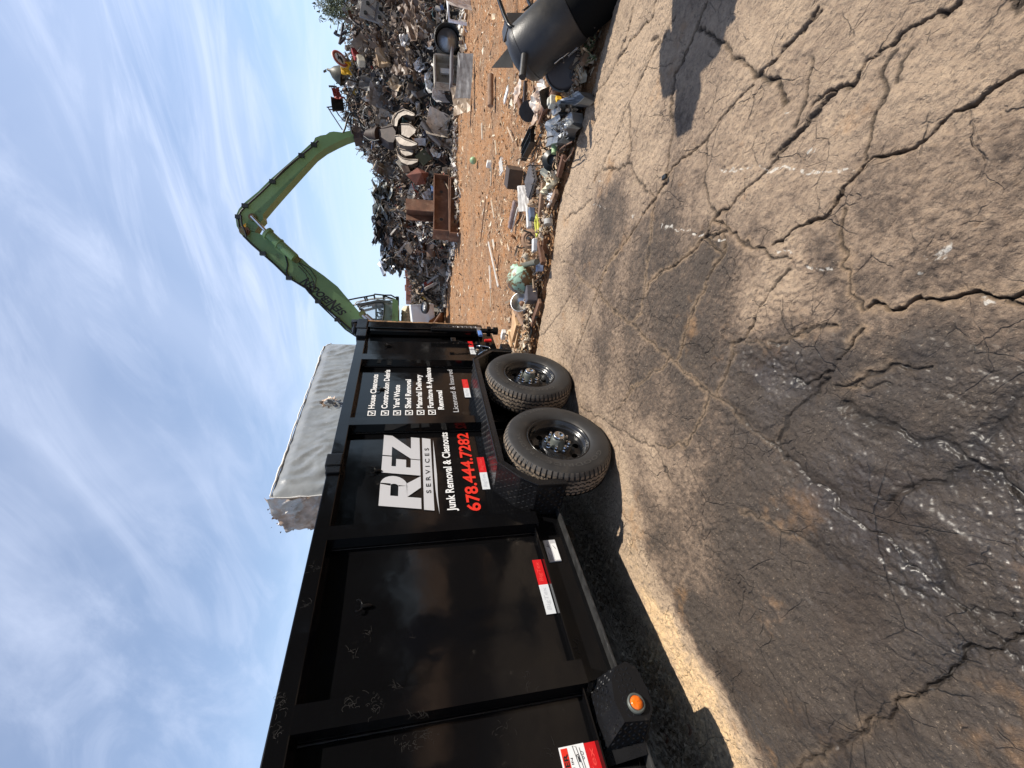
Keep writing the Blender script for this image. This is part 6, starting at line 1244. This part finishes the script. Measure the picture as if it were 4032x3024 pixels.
# cast flange with a pipe
c_ = gp(*Zb(580, 1430), .08); ad = (-FW * .8 + UPZ * .35 - RT * .35).normalized(); t_ = thing('pipe_flange', 'black cast round pipe flange with bolt holes, open end facing the pad', 'flange', gp(*Zb(580, 1430)))
mb = MB(); mb.lathe(c_, ad, [(.055, -.02), (.095, -.02), (.098, -.012), (.095, .0), (.058, .0), (.055, .02), (.045, .02), (.04, -.10), (.02, -.11), (.001, -.11)], 30); mb.build('flange_ring', MT['hose'], t_)
mb = MB(); mb.cyl(c_ - ad * .02, c_ - ad * .16 - UPZ * .03, .05, .035, n=18); mb.build('pipe_neck', MT['hose'], t_)
lying('green_hose', *Zb(605, 1200), *Zb(605, 1340), .05, .05, 'vc', 'pale green plastic pipe stub between duct and black flange', 'pipe', (.28, .42, .20), z=.08, tb=True, n=3, jit=.001)
mb = MB(); mb.tube(onp(Zb, [(840, 1190), (740, 1240), (680, 1290), (670, 1370), (750, 1450), (830, 1350), (860, 1270)], [.10, .12, .10, .07, .05, .07, .09]), .006, 5); mb.tube(onp(Zb, [(640, 1320), (655, 1500), (640, 1640)], [.1, .06, .03]), .006, 5); put('thin_wire', mb, 'rust', 'looped thin brown wire lying over the joint left of the silver ducts', 'wire')
lying('angle_bar', *Zb(735, 1360), *Zb(665, 1645), .05, .04, 'rust', 'brown steel bar lying against the pad left of the looped wire', 'bar', z=.03)
# open steel box and the ridged vent
ZG2 = ZH
q = gp(*ZG2(1345, 420), 0.0); t_ = thing('steel_box', 'dark brown open steel box standing on the orange dirt', 'box', q)
c_ = dp(*ZG2(1300, 400), (q - CAMP).dot(FW)); a = Matrix.Rotation(rad(-38), 3, 'Z') @ RT; b_ = a.cross(UPZ); hs = .115
mb = MB(); cc = Vector((q.x, q.y, .085))
for ax_, s_ in ((a, 1), (a, -1), (b_, 1)): mb.obox(cc + ax_ * (s_ * (hs - .006)), UPZ, ax_.cross(UPZ), ax_, .085, hs - (.012 if ax_ is b_ else .0), .006)
mb.obox(cc + UPZ * .088, a, b_, UPZ, hs + .001, hs + .001, .006); mb.build('box_shell', MT['boxb'], t_)
MB().obox(cc - UPZ * .03 + b_ * .03, a, b_, UPZ, hs - .02, hs - .06, .005).build('shelf', MT['black'], t_)
c_ = gp(*ZG2(1420, 440), .07); a = (Matrix.Rotation(rad(25), 3, 'Z') @ RT); b_ = UPZ.cross(a); mb = MB()
for k in range(5): mb.obox(c_ + a * ((k - 2) * .05), b_, a + UPZ * .5, UPZ - a * .5, .13, .026, .006)
mb.obox(c_ - UPZ * .03, a, b_, UPZ, .14, .13, .01); put('ridged_vent', mb, 'vc', 'dark grey ridged metal vent lying beside the brown steel box', 'vent', col=(.13, .12, .12))
mb = bent(gp(*Zs(165, 225), .06), (Matrix.Rotation(rad(10), 3, 'Z') @ RT, (FW * .4 + UPZ * .9).normalized(), (-FW * .9 + UPZ * .4).normalized()), .34, .13, 6, .02, .004, 6); t_ = put('perforated_plate', mb, 'vc', 'white rust-stained perforated metal plate left of the ridged vent', 'plate', col=(.62, .60, .58))
lying('corrugated_pipe', *Zs(85, 255), *Zs(25, 540), .075, .075, 'vc', 'grey-brown corrugated pipe lying on the dirt with white edge', 'pipe', (.30, .22, .20), z=.0, tb=True, n=14, jit=.004)
lying('white_strip', *Zs(112, 320), *Zs(38, 590), .02, .02, 'vc', 'thin white strip lying along the corrugated pipe', 'strip', (.7, .68, .62), z=.0)
lying('white_lever', *Zs(222, 330), *Zs(232, 545), .05, .05, 'vc', 'long white enamelled bar below the perforated plate', 'bar', (.7, .7, .7), z=.04)
q = gp(*Zs(260, 400), .08); put('blue_grey_block', MB().obox(q, RT + FW * .4, FW - RT * .4, UPZ, .07, .035, .03, bev=.008), 'vc', 'slate-blue hinge block lying against the white enamelled bar', 'block', col=(.10, .13, .20))
# yellow frame
t0, t1 = gp(*Zs(312, 440), .05), gp(*Zs(328, 605), .05); d = (t1 - t0).normalized(); s2 = d.cross(UPZ).normalized(); Lq = (t1 - t0).length; c_ = (t0 + t1) / 2; mb = MB()
for s_ in (-1, 1): mb.obox(c_ + s2 * (s_ * .042), d, s2, UPZ, Lq / 2 + .006, .010, .014, bev=.003); mb.obox(c_ + d * (s_ * (Lq / 2)), s2, d, UPZ, .050, .018, .014, bev=.003)
put('yellow_loop', mb, 'yel2', 'yellow-green plastic oblong loop lying on brown chips', 'loop')
# rusty brake disc with rings
c_ = gp(*Zs(235, 665), .07); ad = (-FW * .75 + UPZ * .6 - RT * .1).normalized(); t_ = thing('brake_disc', 'round rusty brake disc with concentric rings leaning in the chips', 'disc', gp(*Zs(235, 665)))
mb = MB(); mb.lathe(c_, ad, [(r_ * .66, h_ * .66) for r_, h_ in [(.001, .035), (.025, .035), (.03, .02), (.05, .02), (.055, .03), (.07, .03), (.075, .005), (.095, .005), (.10, .015), (.125, .015), (.13, 0), (.16, .0), (.165, -.012), (.16, -.02), (.001, -.02)]], 40); mb.build('disc_body', MT['rustt'], t_); MB().cyl(c_ + ad * .03, c_ + ad * .038, .018, n=14).build('centre_hole', MT['black'], t_)
q = gp(*Zs(290, 735), .10); mb = MB(); mb.obox(q, RT, FW, UPZ, .065, .03, .022, bev=.004); mb.obox(q - UPZ * .055 + RT * .01, RT, FW, UPZ, .032, .028, .05, bev=.004); put('white_clamp', mb, 'vc', 'white metal clamp block in front of the rusty brake disc', 'clamp', col=(.74, .75, .76))
lying('rusty_leaf_spring', *Zs(345, 700), *Zs(385, 935), .05, .05, 'rust', 'rusty curved bar right of the white clamp block', 'bar', z=.04)
put('rusty_bracket', bent(gp(*Zs(410, 745), .06), facing(gp(*Zs(410, 745), .06), 50, 0, 10), .14, .12, 3, .1, .008, 44), 'rust', 'small flat rusty bracket beside the pad near the brake disc', 'bracket')
lying('short_pipe', *Zs(150, 957), *Zs(315, 915), .06, .06, 'vc', 'short dark olive pipe pointing up beside the round green tank', 'pipe', (.10, .095, .07), z=.12, tb=True, n=3, jit=.001)
q = gp(*Zs(205, 865), .05); put('tin_cup', MB().lathe(q, UPZ * .6 + RT * .5, [(.001, -.04), (.03, -.04), (.035, .05), (.03, .05), (.026, -.03)], 16), 'vc', 'small dented tin can above the short olive pipe', 'can', col=(.42, .36, .28))
q = gp(*Zs(345, 970), .05); put('pale_blue_case', MB().obox(q, RT, FW, UPZ, .045, .03, .035, bev=.01), 'vc', 'pale blue plastic case right behind the round green tank', 'case', col=(.40, .50, .72))
# green propane ball
c_ = gp(*Zs(318, 1235), 0.0); rr_ = .165; cb = dp(*Zs(305, 1112), (c_ - CAMP).dot(FW) + .10); cb.z = rr_ - .01
t_ = thing('gas_tank', 'round pale green gas tank with flaking rusty paint at the pad edge', 'tank', (cb.x, cb.y, 0)); ad = (RT * .75 + UPZ * .35 + FW * .3).normalized()
mb = MB(); pr_ = [(.001, -1), (.25, -.97), (.5, -.87), (.72, -.69), (.88, -.47), (.97, -.22), (1, 0), (.99, .16), (.93, .37), (.80, .58), (.6, .76), (.35, .88), (.15, .93), (.14, 1.0), (.001, 1.0)]; mb.lathe(cb, ad, [(r * rr_ * 1.02, h2 * rr_ * .98) for r, h2 in pr_], 40); gt = mb.build('tank_shell', MT['gas'], t_)
mb = MB(); mb.lathe(cb, ad, [(rr_ * 1.018, -.012), (rr_ * 1.035, -.006), (rr_ * 1.035, .006), (rr_ * 1.018, .012)], 40); mb.build('weld_band', MT['gas'], gt)
MB().lathe(cb, ad, [(.05, rr_ * .90), (.05, rr_ * 1.12), (.044, rr_ * 1.12), (.044, rr_ * .90)], 20).build('collar', MT['gas'], t_)
q = gp(*Zs(250, 1245), .08); put('grey_case', MB().obox(q - RT * .03, RT + FW * .2, FW - RT * .2, UPZ, .09, .06, .06, bev=.01), 'vc', 'dark grey ribbed case just left of the round green tank', 'case', col=(.09, .085, .10))
# bell cup
c_ = gp(*Zs(150, 1365), .07); ad = (-FW * .75 + UPZ * .55 + RT * .2).normalized(); t_ = thing('metal_bell', 'open metal bell-shaped cup with shiny rim lying on the chips', 'bell', gp(*Zs(150, 1365)))
mb = MB(); mb.lathe(c_, ad, [(.12, .05), (.128, .05), (.125, .04), (.10, 0), (.07, -.03), (.05, -.08), (.001, -.09)], 30); mb.lathe(c_, ad, [(.12, .05), (.095, .005), (.06, -.02), (.03, -.03), (.001, -.03)], 30); mb.build('bell_shell', MT['steel'], t_); MB().lathe(c_, ad, [(.035, -.028), (.028, .01), (.001, .015)], 16).build('centre_boss', MT['rust'], t_)
q = gp(*Zs(145, 1245), .05); put('grey_tin', MB().obox(q, RT + FW * .5, FW - RT * .5, UPZ, .08, .05, .03, bev=.005), 'vc', 'flat grey-brown tin above the metal bell cup', 'tin', col=(.28, .25, .20))
lying('splintered_wood', *Zs(130, 1080), *Zs(55, 1400), .06, .05, 'wood', 'pale splintered stick running down past the flat grey-brown tin', 'wood', z=.03)
lying('wide_plank', *Zs(80, 1400), *Zs(60, 1700), .16, .035, 'wood', 'broad pale plank on the chips between the metal bell cup and trailer tail', 'plank', z=.01)
lying('rusty_bar', *Zs(80, 1430), *Zs(200, 1640), .07, .05, 'rustt', 'thick brown rusty bar lying beside the broad pale plank', 'bar', z=.03)
lying('dark_strap', *Zs(350, 1340), *Zs(262, 1600), .07, .03, 'rust', 'dark curved rubber strip beside the pad left of the green tank', 'strap', z=.02)
# planks behind the trailer tail
lying('split_plank', *Zf(1180, 60), *Zf(1110, 330), .15, .04, 'wood', 'split pale plank lying behind the trailer tail', 'plank', z=.05)
lying('fence_board', *Zf(1230, 110), *Zf(1160, 480), .07, .035, 'wood', 'narrow brown-edged board next to the split plank', 'board', z=.02)
lying('curved_slat', *Zf(1050, 250), *Zf(1090, 500), .07, .03, 'wood', 'curved pale slat beside the trailer rear stand', 'slat', z=.03)
lying('white_block', *Zf(975, 220), *Zf(950, 340), .08, .06, 'vc', 'white oblong block on the chips behind the trailer tail', 'block', (.72, .72, .68), z=.02)
mb = MB(); mb.tube(onp(Zf, [(1510, -10), (1440, 60), (1410, 130), (1425, 220), (1400, 330)], .03), .012, 6); put('dark_cable', mb, 'hose', 'black cable curling along the pad edge behind the wheels', 'cable')
# bars and angle in the middle of the strip
lying('angle_iron', *Zs(392, 55), *Zs(352, 425), .06, .05, 'rustt', 'long brown angle iron lying along the strip beside the white perforated plate', 'bar', z=.06)
put('torn_foam', bent(gp(*Zs(425, 25), .08), (RT, FW, UPZ), .20, .20, 6, .3, .03, 77, th=.05), 'vc', 'cream torn foam lump at the pad edge right of the angle iron', 'foam', col=(.70, .66, .50))
put('white_rag', bent(gp(*Zs(465, 240), .05), (RT, FW, UPZ), .10, .13, 5, .3, .02, 78, th=.02), 'vc', 'small white rag at the pad edge below the cream foam', 'rag', col=(.78, .77, .75))
put('grey_can', MB().cyl(gp(*Zs(440, 455), .05), gp(*Zs(440, 510), .05), .045, n=16), 'vc', 'dented grey can lying at the pad edge beside the yellow-green loop', 'can', col=(.36, .35, .33))
lying('rusty_plank', *Zs(530, 150), *Zs(470, 290), .06, .04, 'rustt', 'short brown board at the pad edge beside the white rag', 'board', z=.02)
# things on the open dirt
lying('log', *Z8(312, 700), *Z8(312, 990), .10, .09, 'rustt', 'brown half-round timber lying alone on the dirt below the heap', 'timber', z=.0, tb=True, n=5, jit=.006)
q = gp(1863, 632, .06); t_ = put('green_ball', MB().lathe(q, UPZ, [(.001, -.075), (.042, -.06), (.068, -.03), (.078, 0), (.068, .03), (.042, .06), (.014, .07), (.001, .075)], 20), 'vc', 'small pale green ball lying alone on the orange dirt', 'ball', col=(.30, .45, .24))
lying('white_shard', *Z8(440, 950), *Z8(475, 820), .09, .02, 'vc', 'pointed white shard on the dirt left of the pipe stub', 'shard', (.76, .76, .74))
for i, (A, B, w, c_, lb) in enumerate([((1085, 940), (1165, 1305), .045, (.62, .60, .56), 'longest pale rod on the open dirt, above the round green tank'), ((1095, 1132), (1104, 1318), .06, (.68, .62, .54), 'flat pale stick lying beside the longest pale rod'), ((1108, 600), (1132, 742), .04, (.60, .50, .38), 'pale stick in the middle of the dirt left of the brown steel box'), ((1110, 330), (1105, 482), .035, (.62, .56, .44), 'thin pale stick just above the brown steel box'), ((1140, 110), (1150, 225), .04, (.62, .52, .38), 'pale stick on the dirt right of the brown steel box'), ((1240, 0), (1290, 120), .03, (.55, .42, .30), 'slanting pale stick above the black slotted rack'), ((1030, -30), (1035, 100), .05, (.66, .60, .50), 'pale stick on the dirt near the lone timber'), ((1060, 600), (1020, 940), .03, (.16, .09, .05), 'long thin dark stick lying across the orange dirt'), ((1172, 1040), (1155, 1180), .03, (.14, .08, .05), 'short dark twig next to the longest pale rod'), ((1240, 960), (1255, 1010), .03, (.6, .5, .38), 'short pale splinter below the longest pale rod'), ((1100, 1300), (1105, 1470), .03, (.55, .45, .33), 'pale splinter lying in line with the flat pale stick')]):
    lying('stick', *ZH(*A), *ZH(*B), w * .6, w * .5, 'vc', lb, 'stick', c_, group='sticks on the dirt')
q = gp(*ZH(1195, 325), .05); mb = MB(); rr = random.Random(4)
for k in range(6): mb.tube([q + FW * (.03 * k - .08) + RT * -.10, q + FW * (.03 * k - .08) + RT * .10 + UPZ * .03], .006, 5)
for k in range(5): mb.tube([q + RT * (.045 * k - .09) - FW * .09, q + RT * (.045 * k - .09) + FW * .09 + UPZ * .02], .006, 5)
put('wire_basket', mb, 'piping', 'white wire grid piece on the dirt beside the brown steel box', 'grid')
lying('white_chunk', *ZH(1088, 290), *ZH(1090, 315), .12, .08, 'vc', 'white block on the dirt above the white wire grid', 'block', (.76, .75, .70))
# dry leaves on the concrete by the trailer
for (X, Y, lb) in ((2713, 2872, 'curled brown leaf in the step box shadow'), (2622, 2905, 'dark brown leaf close under the trailer frame')):
    put('leaf', bent(gp(X, Y, .012), (Vector((.5, .8, 0)), Vector((-.8, .5, 0)), UPZ), .05, .022, 4, .2, .004, 5, th=.001), 'rust', lb, 'leaf', 'fallen leaves on the concrete')
put('black_chip', MB().obox(gp(2617, 697, .008), RT, FW, UPZ, .012, .018, .008, bev=.003), 'hose', 'small black plastic chip lying in a concrete joint', 'chip')
# ------------------------------------------------------------------ person beyond the right edge of the picture, whose shadow falls on the pad
def person(base, face_deg):
    B = Vector(base); t_ = thing('person', 'person in dark work clothes standing on the pad beside the black tank', 'person', base)
    f = Matrix.Rotation(rad(face_deg), 3, 'Z'); 
    def W_(x, y, z): return f @ Vector((x, y, z))
    V = {'pel': (0, 0, .93, .17), 'wai': (0, .01, 1.08, .19), 'che': (0, .02, 1.30, .225), 'shl': (0, .01, 1.44, .13), 'nek': (0, .02, 1.51, .055), 'hd0': (0, .03, 1.58, .075), 'hd1': (0, .03, 1.66, .098), 'hd2': (0, .02, 1.72, .085)}
    E_ = [('pel', 'wai'), ('wai', 'che'), ('che', 'shl'), ('shl', 'nek'), ('nek', 'hd0'), ('hd0', 'hd1'), ('hd1', 'hd2')]
    for s_, n_ in ((-1, 'l'), (1, 'r')):
        V.update({n_ + 'h': (.11 * s_, 0, .86, .115), n_ + 'k': (.13 * s_, .03, .48, .08), n_ + 'a': (.15 * s_, -.01, .09, .042), n_ + 't': (.17 * s_, .15, .035, .035), n_ + 'sh': (.20 * s_, .0, 1.42, .085), n_ + 'el': ((.32 if s_ < 0 else .25) * s_, -.02, 1.14, .058), n_ + 'wr': ((.28 if s_ < 0 else .19) * s_, .18, 1.05, .036), n_ + 'pa': ((.28 if s_ < 0 else .17) * s_, .25, 1.04, .034)})
        E_ += [('pel', n_ + 'h'), (n_ + 'h', n_ + 'k'), (n_ + 'k', n_ + 'a'), (n_ + 'a', n_ + 't'), ('shl', n_ + 'sh'), (n_ + 'sh', n_ + 'el'), (n_ + 'el', n_ + 'wr'), (n_ + 'wr', n_ + 'pa')]
        for q in range(4):
            o2 = (q - 1.5) * .018; V[n_ + 'f%d' % q] = ((.28 if s_ < 0 else .17) * s_ + o2, .31, 1.035, .009); V[n_ + 'g%d' % q] = ((.28 if s_ < 0 else .17) * s_ + o2, .33 + .004 * q, 1.00, .008); E_ += [(n_ + 'pa', n_ + 'f%d' % q), (n_ + 'f%d' % q, n_ + 'g%d' % q)]
        V[n_ + 'u'] = ((.28 if s_ < 0 else .17) * s_ - .045 * s_, .27, 1.02, .010); E_.append((n_ + 'pa', n_ + 'u'))
    keys = list(V); me = bpy.data.meshes.new('person_body'); me.from_pydata([W_(*V[k][:3]) for k in keys], [(keys.index(a), keys.index(b)) for a, b in E_], []); me.materials.append(MT['cloth'])
    o = bpy.data.objects.new('body', me); S.collection.objects.link(o); o.parent = t_; sk = o.modifiers.new('s', 'SKIN')
    for i, k in enumerate(keys): me.skin_vertices[0].data[i].radius = (V[k][3], V[k][3]); me.skin_vertices[0].data[i].use_root = (k == 'pel')
    su = o.modifiers.new('u', 'SUBSURF'); su.levels = 2; su.render_levels = 2
    mb = MB(); c_ = B + W_(0, .02, 1.70); mb.lathe(c_, W_(0, -.1, 1), [(.108, -.03), (.112, .0), (.10, .05), (.06, .085), (.001, .098)], 20); mb.prism([c_ + W_(-.08, .08, 0), c_ + W_(-.06, .17, -.01), c_ + W_(.06, .17, -.01), c_ + W_(.08, .08, 0)], UPZ * .008); mb.build('cap', MT['hose'], t_)
    return t_
person((1.33, 2.93, -.02), 115)
# ------------------------------------------------------------------ trees
def tree(x, y, h_, w, label, n=900, seed=0, conif=True, group=None, leaf=1.0):
    rr = random.Random(seed); t_ = thing('tree', label, 'tree', (x, y, 0), group); B = Vector((x, y, 0)); mb = MB()
    mb.tube([B, B + Vector((.1, 0, h_ * .4)), B + Vector((0, .1, h_ * .9))], [h_ * .03, h_ * .02, h_ * .006], 8); limbs = []
    for k in range(12):
        z = h_ * rr.uniform(.3, .85); a = rr.uniform(0, 6.28); e = B + Vector((math.cos(a) * w * .4, math.sin(a) * w * .4, z + h_ * .08)); mb.tube([B + UPZ * z, e], [h_ * .008, h_ * .003], 5); limbs.append(e)
    mb.build('trunk', MT['bark'], t_); mb = MB()
    cl = [B + Vector((math.cos(a) * q * w * .5, math.sin(a) * q * w * .5, z * h_)) for a, q, z in [(rr.uniform(0, 6.28), rr.random() ** .5 * (1.15 - abs(zz - .55) * 1.6), zz) for zz in [rr.uniform(.2, 1.0) for _ in range(46)]]]
    for k in range(n):
        c_ = rr.choice(cl); p = c_ + Vector([rr.gauss(0, w * .075) for _ in range(3)]); s2 = rr.uniform(.12, .30) * h_ / 7 * leaf; a = Vector([rr.gauss(0, 1) for _ in range(3)]).normalized(); b_ = a.orthogonal().normalized()
        g_ = rr.uniform(.6, 1.5); col = (.045 * g_, .065 * g_, .028 * g_)
        for j in range(3):
            d2 = (a + Vector([rr.gauss(0, .5) for _ in range(3)])).normalized(); mb.add([p, p + d2 * s2 + b_ * s2 * .16, p + d2 * s2 * 1.3, p + d2 * s2 - b_ * s2 * .16], [(0, 1, 2, 3)], col)
    mb.build('crown', MT['leafd'], t_); return t_
q = dp(1318, -15, 27); tree(q.x, q.y, q.z + .5, 4.2, 'dark evergreen tree showing over the right end of the scrap heap', 2600, 3)
q = dp(1340, 60, 26); tree(q.x + .2, q.y, q.z - .1, 1.6, 'smaller dark evergreen just left of the taller one over the heap', 900, 4)
q = dp(1622, 1222, 45); tree(q.x, q.y, q.z + .2, 4.5, 'distant low green tree behind the cabinet end of the heap', 700, 5)
# trees added out of view on the right, to darken reflections in the trailer's paint
for i, (x, y, h_, w, lb) in enumerate([(13, 5.0, 11, 8, 'added broad tree out of view opposite the trailer wheels'), (13.5, 9.5, 12, 9, 'tallest tree in the added row out of view'), (14, 14.5, 10, 8, 'farthest tree of the added row out of view'), (12.5, .5, 11, 8, 'second tree of the added row out of view, level with the photographer'), (12.5, -7, 11, 9, 'last tree of the added row out of view, behind the photographer')]):
    tree(x, y, h_, w, lb, 3600, 20 + i, group='added trees out of view', leaf=1.9)
